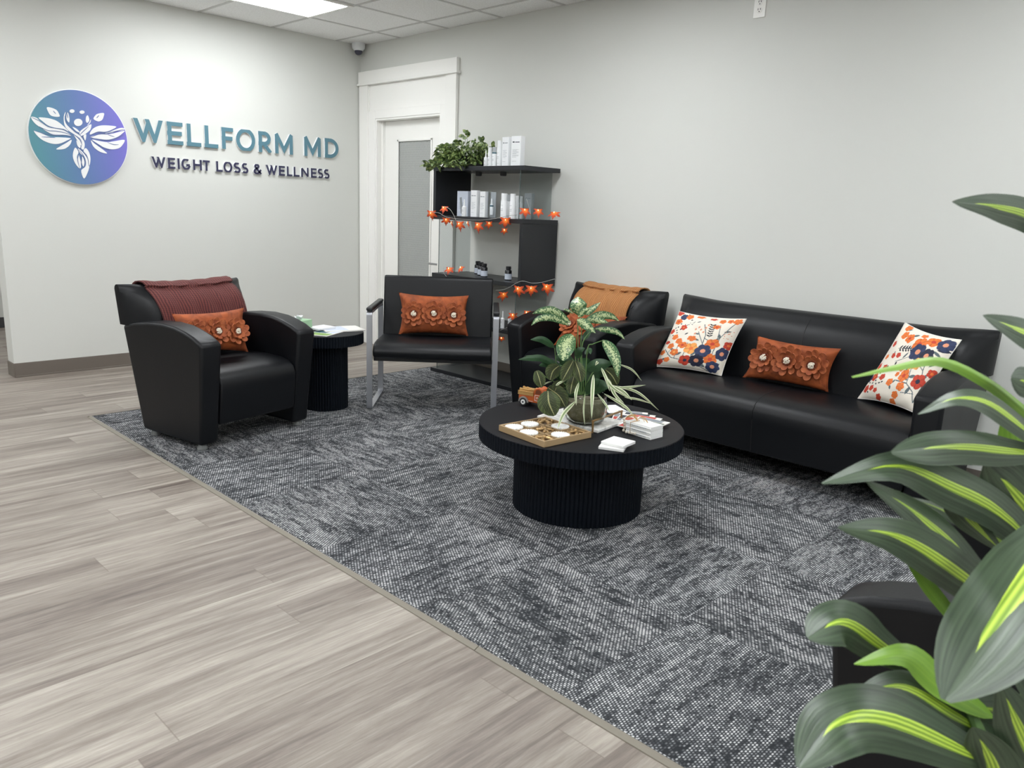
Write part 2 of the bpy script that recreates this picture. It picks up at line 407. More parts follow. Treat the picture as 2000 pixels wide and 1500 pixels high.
def BM(): return bmesh.new()
def box(bm, x0, x1, y0, y1, z0, z1, mtx=None, mi=0):
    vs = [bm.verts.new(V(p)) for p in ((x0, y0, z0), (x1, y0, z0), (x1, y1, z0), (x0, y1, z0), (x0, y0, z1), (x1, y0, z1), (x1, y1, z1), (x0, y1, z1))]
    if mtx is not None:
        for v in vs: v.co = mtx @ v.co
    for f in ((0, 3, 2, 1), (4, 5, 6, 7), (0, 1, 5, 4), (1, 2, 6, 5), (2, 3, 7, 6), (3, 0, 4, 7)):
        bm.faces.new([vs[i] for i in f]).material_index = mi
    return vs
def prism(bm, pts, a0, a1, axis='y', mi=0, mtx=None):
    """extrude 2D pts; axis y: pts=(x,z); axis z: pts=(x,y); axis x: pts=(y,z)"""
    def mk(p, a):
        c = V((p[0], a, p[1])) if axis == 'y' else V((p[0], p[1], a)) if axis == 'z' else V((a, p[0], p[1]))
        return bm.verts.new(mtx @ c if mtx is not None else c)
    A = [mk(p, a0) for p in pts]; B = [mk(p, a1) for p in pts]; n = len(pts)
    fs = []
    try: fs.append(bm.faces.new(A[::-1]))
    except Exception: pass
    try: fs.append(bm.faces.new(B))
    except Exception: pass
    for i in range(n): fs.append(bm.faces.new((A[i], A[(i+1) % n], B[(i+1) % n], B[i])))
    for f in fs: f.material_index = mi
def lathe(bm, prof, seg=32, c=(0, 0, 0), mtx=None, mi=0, cap=True):
    rings = []
    for r, z in prof:
        ring = []
        for i in range(seg):
            a = 2*PI*i/seg; p = V((c[0]+r*math.cos(a), c[1]+r*math.sin(a), c[2]+z))
            ring.append(bm.verts.new(mtx @ p if mtx is not None else p))
        rings.append(ring)
    for k in range(len(rings)-1):
        for i in range(seg):
            f = bm.faces.new((rings[k][i], rings[k][(i+1) % seg], rings[k+1][(i+1) % seg], rings[k+1][i])); f.material_index = mi
    if cap:
        for rg, fl in ((rings[0], True), (rings[-1], False)):
            f = bm.faces.new(rg[::-1] if fl else rg); f.material_index = mi
def tube(bm, pts, r, seg=8, mi=0, r2=None, cap=True):
    pts = [V(p) for p in pts]; n = len(pts); rings = []
    up = V((0, 0, 1))
    for i, p in enumerate(pts):
        t = (pts[min(i+1, n-1)]-pts[max(i-1, 0)])
        t = t.normalized() if t.length > 1e-9 else V((0, 0, 1))
        a = t.cross(up)
        if a.length < 1e-3: a = t.cross(V((1, 0, 0)))
        a.normalize(); b = t.cross(a); rr = r if r2 is None else r+(r2-r)*i/(n-1)
        rings.append([bm.verts.new(p+(a*math.cos(2*PI*k/seg)+b*math.sin(2*PI*k/seg))*rr) for k in range(seg)])
    for j in range(n-1):
        for k in range(seg):
            bm.faces.new((rings[j][k], rings[j][(k+1) % seg], rings[j+1][(k+1) % seg], rings[j+1][k])).material_index = mi
    if cap:
        bm.faces.new(rings[0][::-1]).material_index = mi; bm.faces.new(rings[-1]).material_index = mi
def ball(bm, c, r, u=10, v=6, mi=0, sc_=(1, 1, 1)):
    m = Matrix.Translation(V(c)) @ Matrix.Diagonal((r*sc_[0], r*sc_[1], r*sc_[2], 1))
    for f in bmesh.ops.create_uvsphere(bm, u_segments=u, v_segments=v, radius=1.0, matrix=m)['verts'][0].link_faces[:0]: pass
    if mi:
        bm.faces.ensure_lookup_table()
        for f in bm.faces[-(u*v):]: f.material_index = mi
def bez(P, n):
    """Catmull-Rom through points"""
    P = [V(p) for p in P]
    if len(P) == 2: return [P[0].lerp(P[1], i/(n-1)) for i in range(n)]
    Q = [2*P[0]-P[1]]+P+[2*P[-1]-P[-2]]; out = []
    m = len(P)-1
    for i in range(n):
        t = i/(n-1)*m; k = min(int(t), m-1); t -= k
        a, b, c, d = Q[k:k+4]
        out.append(0.5*((2*b)+(-a+c)*t+(2*a-5*b+4*c-d)*t*t+(-a+3*b-3*c+d)*t**3))
    return out
def leaf(bm, uvl, pts, hw, side=None, roll=0.0, fold=0.25, wave=0.0, prof=None, n=14, nx=4, mi=0, thick=0.0):
    C = bez(pts, n); rows = []
    for i, p in enumerate(C):
        t = (C[min(i+1, n-1)]-C[max(i-1, 0)]).normalized(); v = i/(n-1)
        view = (p-CAM).normalized()
        s = (side if side is not None else t.cross(view))
        s = (s-t*s.dot(t))
        if s.length < 1e-4: s = t.cross(V((0, 0, 1)))
        s.normalize(); nrm = s.cross(t)
        s = Matrix.Rotation(roll, 3, t) @ s; nrm = Matrix.Rotation(roll, 3, t) @ nrm
        w_ = hw*(prof(v) if prof else math.sin(PI*min(1, v**0.75*0.97+0.03))**0.8)
        row = []
        for k in range(-nx, nx+1):
            x = k/nx
            q = p+s*(x*w_)+nrm*(abs(x)*w_*fold+wave*w_*math.sin(v*11+x*2)*abs(x))
            row.append(bm.verts.new(q))
        rows.append((row, v))
    for i in range(n-1):
        for k in range(2*nx):
            try: f = bm.faces.new((rows[i][0][k], rows[i][0][k+1], rows[i+1][0][k+1], rows[i+1][0][k]))
            except Exception: continue
            f.material_index = mi
            for lp, (uu, vv) in zip(f.loops, ((k, rows[i][1]), (k+1, rows[i][1]), (k+1, rows[i+1][1]), (k, rows[i+1][1]))):
                lp[uvl].uv = (uu/(2*nx), vv)
def rot(rz, loc=(0, 0, 0)): return Matrix.Translation(V(loc)) @ Matrix.Rotation(rz, 4, 'Z')

# ================================================================== ROOM
XE, YB = 9.3, -8.6           # far room limits behind the camera
XH = -2.44                   # hallway wall
YW = -2.919                  # end of the logo wall
bm = BM(); box(bm, XH-0.1, XE+0.1, YB-0.1, 0.25, -0.1, 0.0); struct('floor', bm, M['floor'])
bm = BM(); box(bm, XH-0.1, XE+0.1, YB-0.1, 0.25, H, H+0.1); ceil = struct('ceiling', bm, M['ceiling'])
bm = BM(); tx = 0.0272; zz = H-0.0035
x = 0.5758-T*5
while x < XE:
    if x > XH: box(bm, x-0.012, x+0.012, YB, 0, zz, H)
    x += T
y = -0.8612+T
while y > YB:
    if y < 0:
        box(bm, XH, XE, y-0.012, y+0.012, zz+0.0005, H)
    y -= T
obj('ceiling_grid', bm, M['grid'], ceil)
bm = BM(); box(bm, -0.15, 0, YW, 0.0, 0, H-0.001); struct('wall_left', bm, M['wall'])
bm = BM()
DX0, DX1, DZ = 0.236, 1.133, 2.03
box(bm, XH, DX0, 0, 0.12, 0, H-0.001); box(bm, DX1, XE, 0, 0.12, 0, H-0.001); box(bm, DX0, DX1, 0, 0.12, DZ, H-0.001)
struct('wall_right', bm, M['wall'])
bm = BM(); box(bm, XH-0.1, XH, YB, 0.0, 0, H-0.001); struct('wall_hall', bm, M['wall'])
bm = BM(); box(bm, XH, XE, YB-0.1, YB, 0, H-0.001); struct('wall_back', bm, M['wall'])
bm = BM(); box(bm, XE, XE+0.1, YB, 0.0, 0, H-0.001); struct('wall_front', bm, M['wall'])
def base(name, x0, x1, y0, y1, m=None):
    bm = BM(); box(bm, x0, x1, y0, y1, 0, 0.10); struct(name, bm, m or M['base'], bevel=0.003)
bm = BM(); box(bm, 0, 0.007, YW, -0.007, 0, 0.1015); box(bm, -0.15, 0.007, YW-0.007, YW, 0, 0.1015); box(bm, 0.007, 0.014, YW, -0.007, 0, 0.012)
struct('baseboard_left', bm, M['base'], bevel=0.002)
bm = BM(); box(bm, 1.345, XE, -0.007, 0, 0, 0.1015); box(bm, 1.345, XE, -0.018, -0.007, 0, 0.012); struct('baseboard_right', bm, M['base'], bevel=0.002)
base('baseboard_hall', XH, XH+0.007, YB, 0, M['base_dark'])

# carpet inlay and the strip around it
RX, RY = 1.378, -2.885
bm = BM(); box(bm, RX+0.006, 8.6, RY+0.014, -0.02, 0.0, 0.006)
tag(obj('inlaid_carpet', bm, M['carpet']), 'charcoal and grey woven carpet set into the wood floor under the seating', 'carpet')
bm = BM()
prism(bm, [(RY-0.003, 0.0005), (RY-0.002, 0.003), (RY+0.010, 0.0085), (RY+0.017, 0.0085), (RY+0.017, 0.0005)], RX, 4.735, 'x')
prism(bm, [(RY-0.003, 0.0005), (RY-0.002, 0.003), (RY+0.010, 0.0085), (RY+0.017, 0.0085), (RY+0.017, 0.0005)], 4.738, 8.6, 'x')
struct('trim_1', bm, M['transition'], ang=20)
bm = BM()
prism(bm, [(RX-0.004, 0.0005), (RX-0.003, 0.003), (RX+0.004, 0.008), (RX+0.009, 0.008), (RX+0.009, 0.0005)], RY, -0.02, 'y')
struct('trim_2', bm, M['transition'], ang=20)

# ---- door with deep white casing
door = bpy.data.objects.new('door_1', None); COL.objects.link(door); door.location = (0.68, 0, 0); door['kind'] = 'structure'
def dchild(name, bm, mat, **kw):
    o = obj(name, bm, mat, **kw); o.parent = door; o.matrix_parent_inverse = Matrix.Translation(V((-0.68, 0, 0))); return o
bm = BM()
box(bm, 0.012, 0.145, -0.028, 0.0, 0, 2.322)      # left casing
box(bm, 1.205, 1.332, -0.028, 0.0, 0, 2.322)      # right casing
box(bm, 0.008, 1.340, -0.034, 0.0, 2.336, 2.436)  # head board
box(bm, 0.004, 1.356, -0.048, 0.0, 2.318, 2.336)  # small cap moulding
box(bm, 0.145, 0.236, -0.016, 0.0, 0, 2.10)
box(bm, 1.133, 1.205, -0.016, 0.0, 0, 2.10)
box(bm, 0.236, 1.133, -0.016, 0.0, DZ, 2.10)
box(bm, 0.145, 1.205, -0.008, 0.0, 2.10, 2.318)   # transom panel
box(bm, 0.145, 0.157, -0.020, 0.0, 2.10, 2.318); box(bm, 1.193, 1.205, -0.020, 0.0, 2.10, 2.318)
dchild('door_casing', bm, M['white_paint'], bevel=0.002)
bm = BM()
for a, b in ((0.236, 0.252), (1.117, 1.133)): box(bm, a, b, -0.010, 0.118, 0.004, DZ)
box(bm, 0.252, 1.117, -0.010, 0.118, DZ-0.016, DZ); box(bm, 0.252, 0.268, 0.045, 0.074, 0.004, DZ-0.016); box(bm, 1.101, 1.117, 0.045, 0.074, 0.004, DZ-0.016)
dchild('door_jamb', bm, M['white_paint'], bevel=0.0015)
yL = 0.075
gl = ony(777, 273, yL); gr = ony(845, 270, yL); gx0, gx1, gz1 = gl.x, gr.x+0.0, gl.z
gz0 = 0.42
bm = BM()
box(bm, 0.254, gx0, yL, yL+0.04, 0.01, DZ-0.018); box(bm, gx1, 1.115, yL, yL+0.04, 0.01, DZ-0.018)
box(bm, gx0, gx1, yL, yL+0.04, gz1, DZ-0.018); box(bm, gx0, gx1, yL, yL+0.04, 0.01, gz0)
leafo = dchild('door_leaf', bm, M['white_paint'])
bm = BM()
for (a, b, c, d) in ((gx0, gx0+0.018, gz0, gz1), (gx1-0.018, gx1, gz0, gz1), (gx0, gx1, gz1-0.018, gz1), (gx0, gx1, gz0, gz0+0.018)): box(bm, a, b, yL-0.008, yL, c, d)
o = obj('glazing_bead', bm, M['white_paint'], bevel=0.003); o.parent = leafo
bm = BM(); box(bm, gx0+0.004, gx1-0.004, yL+0.006, yL+0.014, gz0+0.004, gz1-0.004); o = obj('glass_pane', bm, M['door_glass']); o.parent = leafo
hp = ony(860, 516, yL)
bm = BM()
lathe(bm, [(0.028, 0), (0.028, 0.008), (0.010, 0.010), (0.010, 0.05)], 20, mtx=Matrix.Translation(V((1.075, yL, hp.z))) @ Matrix.Rotation(PI/2, 4, 'X'))
tube(bm, [(1.08, yL-0.048, hp.z), (1.03, yL-0.050, hp.z), (0.965, yL-0.048, hp.z)], 0.009, 10)
o = obj('door_handle', bm, M['chrome']); o.parent = leafo; o['label'] = 'satin chrome lever handle'

# ---- ceiling lights
def ceiling_light(x0, y1, label):
    t = thing('ceiling_light', label, 'ceiling light', (x0+T/2, y1-T, H-0.004), 0, None)
    bm = BM(); w2, l2 = T/2-0.012, T-0.012
    for (a, b, c, d) in ((-w2, -w2+0.03, -l2, l2), (w2-0.03, w2, -l2, l2), (-w2+0.03, w2-0.03, -l2, -l2+0.03), (-w2+0.03, w2-0.03, l2-0.03, l2)):
        box(bm, a, b, c, d, -0.008, 0.003)
    obj('frame', bm, M['white_paint'], t)
    bm = BM(); box(bm, -w2+0.03, w2-0.03, -l2+0.03, l2-0.03, -0.004, 0.001); obj('diffuser', bm, M['panel'], t)
    return t
k = 0
for xi, xn in ((0.5758, 'nearest the corner'), (0.5758+4*T, 'over the coffee table'), (0.5758+8*T, 'over the sofa end'), (0.5758+12*T, 'at the far right')):
    for yi, yn in ((-0.8612, 'front row'), (-0.8612-4*T, 'middle row'), (-0.8612-8*T, 'back row')):
        if (xi, yi) == (0.5758, -0.8612):
            lab = 'bright rectangular ceiling light in view at the top, above the logo wall'
        else: lab = 'rectangular ceiling light %s, %s, outside the picture' % (xn, yn)
        if xi < 1 and yi < -5: pass
        ceiling_light(xi, yi, lab)
ceiling_light(0.5758-4*T, -0.8612-4*T, 'rectangular ceiling light in the hallway beyond the logo wall')

# ---- dome camera
t = thing('security_camera', 'small white dome camera on the ceiling in the room corner', 'security camera', (0.075, -0.075, H))
bm = BM(); lathe(bm, [(0.055, -0.0005), (0.058, -0.02), (0.055, -0.045), (0.040, -0.062), (0.030, -0.066)], 28); obj('housing', bm, M['white_card'], t)
bm = BM(); lathe(bm, [(0.034, -0.064), (0.033, -0.078), (0.024, -0.094), (0.010, -0.101)], 24); obj('lens_dome', bm, M['smoke'], t)

# ---- outlet high on the wall
t = thing('power_outlet', 'white double power outlet high on the right wall', 'outlet', (3.875, 0, 2.455))
bm = BM(); box(bm, -0.037, 0.037, -0.006, -0.0002, -0.06, 0.06); obj('faceplate', bm, M['white_paint'], t, bevel=0.003)
for s_ in (-1, 1):
    bm = BM(); lathe(bm, [(0.017, 0), (0.017, 0.0015), (0.016, 0.002)], 20, mtx=Matrix.Translation(V((0, -0.006, 0.02*s_))) @ Matrix.Rotation(PI/2, 4, 'X'))
    so = obj('socket', bm, M['white_paint'], t)
    bm = BM()
    for dx in (-0.007, 0.007): box(bm, dx-0.0015, dx+0.0015, -0.0092, -0.007, 0.02*s_, 0.02*s_+0.009)
    lathe(bm, [(0.003, 0), (0.003, 0.0012)], 10, mtx=Matrix.Translation(V((0, -0.008, 0.02*s_-0.008))) @ Matrix.Rotation(PI/2, 4, 'X'))
    obj('slot', bm, M['dark_text'], so)

# ================================================================== WALL SIGN
t = thing('emblem_sign', 'round teal to violet emblem of a leaf-winged figure on the left wall', 'wall sign', (0, -2.383, 1.35))
c0 = V((0, 0.0, 0.3175))
def xd(bm, r, x0, x1, seg=96):
    lathe(bm, [(r, x0), (r, x1)], seg, mtx=Matrix.Translation(c0) @ Matrix.Rotation(PI/2, 4, 'Y'))
bm = BM(); xd(bm, 0.3245, 0.0005, 0.014); obj('white_backer', bm, M['emblem_white'], t)
bm = BM(); xd(bm, 0.3180, 0.014, 0.020); obj('emblem_disc', bm, M['logo'], t)
def zp(x, y): return onx(x/5.5556, 130+y/5.5556, 0.020)-V((0, -2.383, 1.35))
SH = [
 [(508,443),(560,448),(612,472),(638,510),(645,542),(600,545),(550,530),(522,490)],
 [(1125,505),(1122,545),(1105,580),(1065,595),(1015,570),(1030,535),(1060,512)],
 [(335,546),(395,556),(430,588),(520,648),(620,668),(700,690),(765,738),(700,722),(600,702),(520,697),(430,655),(370,608)],
 [(420,553),(520,560),(610,588),(690,648),(742,704),(690,678),(590,662),(520,638),(460,592)],
 [(465,674),(540,692),(640,697),(720,715),(772,750),(700,742),(600,742),(530,718)],
 [(365,695),(430,716),(500,748),(560,766),(650,768),(765,778),(730,800),(650,835),(570,838),(480,808),(410,757)],
 [(775,795),(760,845),(710,888),(650,900),(610,895),(660,862),(720,828)],
 [(975,738),(1000,682),(1060,647),(1140,638),(1260,652),(1200,690),(1140,708),(1060,706)],
 [(1240,688),(1300,667),(1342,668),(1340,690),(1260,702),(1200,725),(1140,724),(1190,708)],
 [(980,765),(1080,738),(1150,737),(1200,733),(1345,697),(1330,722),(1270,765),(1180,792),(1080,786)],
 [(995,792),(1080,808),(1165,820),(1240,810),(1347,795),(1335,840),(1290,885),(1210,898),(1130,878),(1060,838)],
 [(985,800),(1020,832),(1070,868),(1120,905),(1160,943),(1090,928),(1030,888),(1000,848)],
 [(735,500),(752,560),(748,607),(722,572),(722,522)],
 [(712,495),(700,560),(716,620),(760,668),(812,712),(868,752),(905,800),(918,850),(905,900),(880,885),(890,832),(868,782),(808,738),(740,692),(702,640),(690,570),(696,520)],
 [(990,628),(980,682),(940,720),(890,752),(862,735),(872,700),(912,668),(958,640)],
 [(952,530),(968,580),(946,612),(930,590),(934,545)],
 [(985,572),(978,610),(946,640),(968,606)],
 [(785,655),(830,676),(865,715),(826,700)],
 [(802,742),(866,790),(888,838),(872,856),(836,800)],
 [(830,800),(872,862),(862,882),(836,850)],
 [(905,752),(934,736),(926,800),(912,780)],
 [(818,880),(850,930),(832,980),(850,1050),(862,1105),(815,1050),(790,980),(797,915)],
 [(930,885),(965,930),(980,1000),(970,1072),(957,1010),(940,960),(905,918)],
 [(848,890),(902,930),(946,1000),(965,1060),(960,1120),(912,1215),(880,1130),(922,1090),(932,1040),(910,980),(866,935)],
 [(852,958),(866,1000),(880,1060),(870,1105),(850,1050),(838,1000)],
 [(890,975),(914,1030),(904,1085),(886,1040)],
]
bm = BM()
FLN = [0]
def flat(bm, loop, x0=0.0, x1=0.0025):
    FLN[0] += 1; x1 += FLN[0]*0.00006
    n = len(loop); P = [V((0,)+q) if len(q) == 2 else V(q) for q in loop]
    out = []
    for i in range(n):
        a, b, c, d = P[i-1], P[i], P[(i+1) % n], P[(i+2) % n]
        for k_ in range(4):
            tt = k_/4; out.append(0.5*((2*b)+(-a+c)*tt+(2*a-5*b+4*c-d)*tt*tt+(-a+3*b-3*c+d)*tt**3))
    area = sum(out[i].y*out[(i+1) % len(out)].z-out[(i+1) % len(out)].y*out[i].z for i in range(len(out)))
    if area < 0: out = out[::-1]
    from mathutils.geometry import tessellate_polygon
    B = [bm.verts.new(p+V((x1, 0, 0))) for p in out]; m = len(out)
    for tri in tessellate_polygon([[p for p in out]]):
        a, b, c = [B[i] for i in tri]
        nz = (b.co-a.co).cross(c.co-a.co).x
        f = bm.faces.new((a, b, c) if nz > 0 else (a, c, b))
    A = [bm.verts.new(p+V((x0, 0, 0))) for p in out]; C_ = [bm.verts.new(p+V((x1, 0, 0))) for p in out]
    for i in range(m): bm.faces.new((A[i], A[(i+1) % m], C_[(i+1) % m], C_[i]))
for s_ in SH: flat(bm, [zp(*q) for q in s_])
for (cx, cy, rx, ry) in ((780, 484, 27, 20), (889, 495, 27, 19), (847, 606, 46, 40)):
    flat(bm, [zp(cx+rx*math.cos(2*PI*i/10), cy+ry*math.sin(2*PI*i/10)) for i in range(10)])
fig = obj('leaf_winged_figure', bm, M['emblem_white'], t, recalc=False)
for p_ in fig.data.polygons: p_.use_smooth = False
SL = [[(340, 552), (430, 592), (520, 652), (620, 672), (700, 692), (768, 742)], [(425, 652), (520, 694), (600, 700), (700, 718), (775, 748)], [(365, 693), (430, 714), (520, 734), (600, 744), (700, 744), (770, 756)], [(450, 764), (520, 766), (600, 772)], [(770, 782), (730, 806), (650, 846), (600, 850)],
      [(975, 748), (1060, 712), (1140, 716), (1200, 700), (1262, 660)], [(980, 768), (1080, 732), (1150, 730), (1230, 708), (1340, 680)], [(985, 782), (1080, 790), (1165, 800), (1260, 778), (1335, 742)], [(1170, 742), (1240, 762)], [(1165, 824), (1230, 846), (1285, 848)], [(990, 796), (1060, 842), (1130, 884), (1200, 902)],
      [(700, 540), (722, 610), (800, 700), (868, 745), (905, 800)], [(795, 735), (860, 790), (888, 850)], [(832, 872), (900, 930), (950, 1000), (960, 1080)], [(848, 900), (900, 960), (925, 1030), (912, 1090)], [(856, 950), (840, 1010), (862, 1100)], [(888, 970), (880, 1040), (880, 1100)], [(900, 745), (880, 770)], [(575, 480), (605, 515)], [(1072, 530), (1045, 560)], [(727, 505), (735, 560)], [(860, 745), (905, 700), (960, 650)]]
bm = BM()
for ln in SL:
    P = bez([zp(*q)+V((0.0042, 0, 0)) for q in ln], 16); n_ = len(P); L_, R_ = [], []
    for i, p_ in enumerate(P):
        d_ = (P[min(i+1, n_-1)]-P[max(i-1, 0)]).normalized(); nn = V((0, -d_.z, d_.y))*(0.0011+0.0015*math.sin(PI*i/(n_-1)))
        L_.append(bm.verts.new(p_+nn)); R_.append(bm.verts.new(p_-nn))
    for i in range(n_-1): bm.faces.new((L_[i], R_[i], R_[i+1], L_[i+1]))
obj('slit_lines', bm, M['logo_line'], t)  # slits in the relief: their shadow and disc colour painted as blue ribbons

# letters: strokes in a unit box (x 0..w, z 0..1)
def ring(cx, cz, rx, rz, a0=0, a1=360, n=28):
    return [(cx+rx*math.cos(math.radians(a0+(a1-a0)*i/n)), cz+rz*math.sin(math.radians(a0+(a1-a0)*i/n))) for i in range(n+1)]
GL = {
 'W': (1.30, [[(0.03, 1.10), (0.40, 0.10), (0.66, 0.86)], [(0.56, 1.10), (0.92, 0.10), (1.27, 1.10)]]),
 'E': (0.56, [[(0.09, 0.0), (0.09, 1.0)], [(0.0, 0.915), (0.56, 0.915)], [(0.0, 0.5), (0.52, 0.5)], [(0.0, 0.085), (0.56, 0.085)]]),
 'L': (0.52, [[(0.09, 0.0), (0.09, 1.0)], [(0.0, 0.085), (0.52, 0.085)]]),
 'F': (0.52, [[(0.09, 0.0), (0.09, 1.0)], [(0.0, 0.915), (0.52, 0.915)], [(0.0, 0.5), (0.48, 0.5)]]),
 'O': (1.0, [ring(0.5, 0.5, 0.42, 0.46)]),
 'R': (0.62, [[(0.09, 0.0), (0.09, 1.0)], [(0.0, 0.915), (0.26, 0.915)]+ring(0.26, 0.665, 0.24, 0.25, 90, -90, 12)+[(0.0, 0.415)], [(0.24, 0.42), (0.56, 0.0)]]),
 'M': (0.92, [[(0.09, 0.0), (0.09, 0.9)], [(0.07, 0.97), (0.46, 0.20), (0.85, 0.97)], [(0.83, 0.0), (0.83, 0.9)]]),
 'D': (0.74, [[(0.09, 0.0), (0.09, 1.0)], [(0.0, 0.915), (0.26, 0.915)]+ring(0.26, 0.5, 0.40, 0.415, 90, -90, 18)+[(0.0, 0.085)]]),
 'I': (0.18, [[(0.09, 0.0), (0.09, 1.0)]]),
 'G': (0.92, [ring(0.48, 0.5, 0.40, 0.45, 50, 345, 24), [(0.50, 0.42), (0.90, 0.42)]]),
 'H': (0.76, [[(0.09, 0.0), (0.09, 1.0)], [(0.67, 0.0), (0.67, 1.0)], [(0.09, 0.5), (0.67, 0.5)]]),
 'T': (0.62, [[(0.31, 0.0), (0.31, 1.0)], [(0.0, 0.915), (0.62, 0.915)]]),
 'S': (0.56, [ring(0.28, 0.72, 0.19, 0.21, 40, 270, 14)+ring(0.28, 0.29, 0.21, 0.22, 90, -150, 14)]),
 'N': (0.80, [[(0.09, 0.0), (0.09, 0.92)], [(0.09, 0.92), (0.71, 0.08)], [(0.71, 0.08), (0.71, 1.0)]]),
 '&': (0.80, [[(0.76, 0.02), (0.20, 0.70)]+ring(0.35, 0.78, 0.17, 0.16, 200, -60, 12)+[(0.22, 0.50)]+ring(0.32, 0.27, 0.22, 0.21, 130, 300, 12)+[(0.62, 0.24), (0.74, 0.46)]]),
}
def glyph(ch, y0, y1, z0, z1, x0, x1, th):
    wch, strokes = GL[ch]; bm = BM(); sx = (y1-y0)/wch; sz = z1-z0
    for si, st in enumerate(strokes):
        P = [V((0, y0+p[0]*sx, z0+p[1]*sz)) for p in st]; n = len(P)
        closed = (P[0]-P[-1]).length < 1e-5
        L, R_ = [], []
        for i in range(n):
            if closed: a, b = P[(i-1) % (n-1)] if i else P[n-2], P[(i+1)] if i < n-1 else P[1]
            else: a, b = P[max(i-1, 0)], P[min(i+1, n-1)]
            d1 = (P[i]-a); d2 = (b-P[i])
            d1 = d1.normalized() if d1.length > 1e-7 else d2.normalized(); d2 = d2.normalized() if d2.length > 1e-7 else d1
            tn = (d1+d2).normalized(); nn = V((0, -tn.z, tn.y)); n1 = V((0, -d1.z, d1.y))
            m_ = th/2/max(0.35, nn.dot(n1))
            L.append(P[i]+nn*m_); R_.append(P[i]-nn*m_)
        off = -0.00015*si
        va = [[bm.verts.new(q+V((xx, 0, 0))) for q in S] for xx in (x0, x1+off) for S in (L, R_)]
        for i in range(n-1):
            for A, B in ((va[0], va[1]), (va[2], va[3]), (va[0], va[2]), (va[1], va[3])):
                f = bm.faces.new((A[i], A[i+1], B[i+1], B[i]))
                if A is va[2] and B is va[3]: f.material_index = 1
        if not closed:
            for i in (0, n-1): bm.faces.new((va[0][i], va[1][i], va[3][i], va[2][i]))
    for zc, nz in ((z0, -1), (z1, 1)):
        bmesh.ops.bisect_plane(bm, geom=bm.verts[:]+bm.edges[:]+bm.faces[:], plane_co=(0, 0, zc), plane_no=(0, 0, nz), clear_outer=True)
    ed = [e for e in bm.edges if len(e.link_faces) == 1]
    if ed: bmesh.ops.holes_fill(bm, edges=ed, sides=0)
    return bm
def sign_line(name, label, word_spans, zb, zt, th, mat, py):
    """word_spans: (char, px_left, px_right) in the photograph -> wall positions"""
    t = thing(name, label, 'wall sign', (0, -1.1, zb))
    for ch, a, b in word_spans:
        ya = onx(240+a/4.348, 200+py(a)/4.348, 0).y+1.1; yb = onx(240+b/4.348, 200+py(b)/4.348, 0).y+1.1
        bm = glyph(ch, ya, yb, 0, zt-zb, 0.0006, 0.018, th)
        o = obj('letter', bm, [M['letter_edge'], mat], t, ang=30)
    return t
sign_line('sign_lettering', 'large raised teal capital letters reading WELLFORM MD on the left wall',
  [('W', 90, 330), ('E', 368, 503), ('L', 532, 655), ('L', 683, 800), ('F', 830, 930), ('O', 955, 1113), ('R', 1142, 1255), ('M', 1282, 1435), ('M', 1530, 1672), ('D', 1705, 1822)],
  1.676, 1.842, 0.031, M['teal_letter'], lambda a: 245+(a-90)*0.085)
sign_line('sign_lettering', 'small raised navy capital letters reading WEIGHT LOSS & WELLNESS on the left wall',
  [('W', 240, 352), ('E', 374, 437), ('I', 457, 474), ('G', 492, 562), ('H', 588, 662), ('T', 672, 731), ('L', 783, 838), ('O', 848, 918), ('S', 932, 990), ('S', 1003, 1055), ('&', 1100, 1168), ('W', 1208, 1300), ('E', 1315, 1368), ('L', 1383, 1430), ('L', 1440, 1490), ('N', 1505, 1568), ('E', 1587, 1636), ('S', 1646, 1690), ('S', 1699, 1744)],
  1.497, 1.577, 0.0165, M['navy_letter'], lambda a: 510+(a-240)*0.065)

# ================================================================== LEATHER SEATING
def sstep(a): a = max(0.0, min(1.0, a)); return a*a*(3-2*a)
XBP = [(0.36, -0.112), (0.50, -0.117), (0.62, -0.125), (0.66, -0.131), (0.70, -0.143), (0.74, -0.168), (0.77, -0.200), (0.79, -0.234), (0.806, -0.272), (0.83, -0.305)]
def xb(z):
    if z <= XBP[0][0]: return XBP[0][1]
    for (a, xa), (b, xc) in zip(XBP[:-1], XBP[1:]):
        if z <= b: return xa+(xc-xa)*(z-a)/(b-a)
    return XBP[-1][1]
def xr(z): return -0.322-(z-0.60)*0.17
def ztop(y, hw): return 0.806+0.012*sstep((abs(y)-(hw-0.30))/0.28)
def xfront(y, z, hw):
    e = max(0.0, min(1.0, (hw-abs(y))/0.130))
    e = math.sin(e*PI/2)**0.9
    return xr(z)+0.045+(xb(z)-xr(z)-0.045)*e
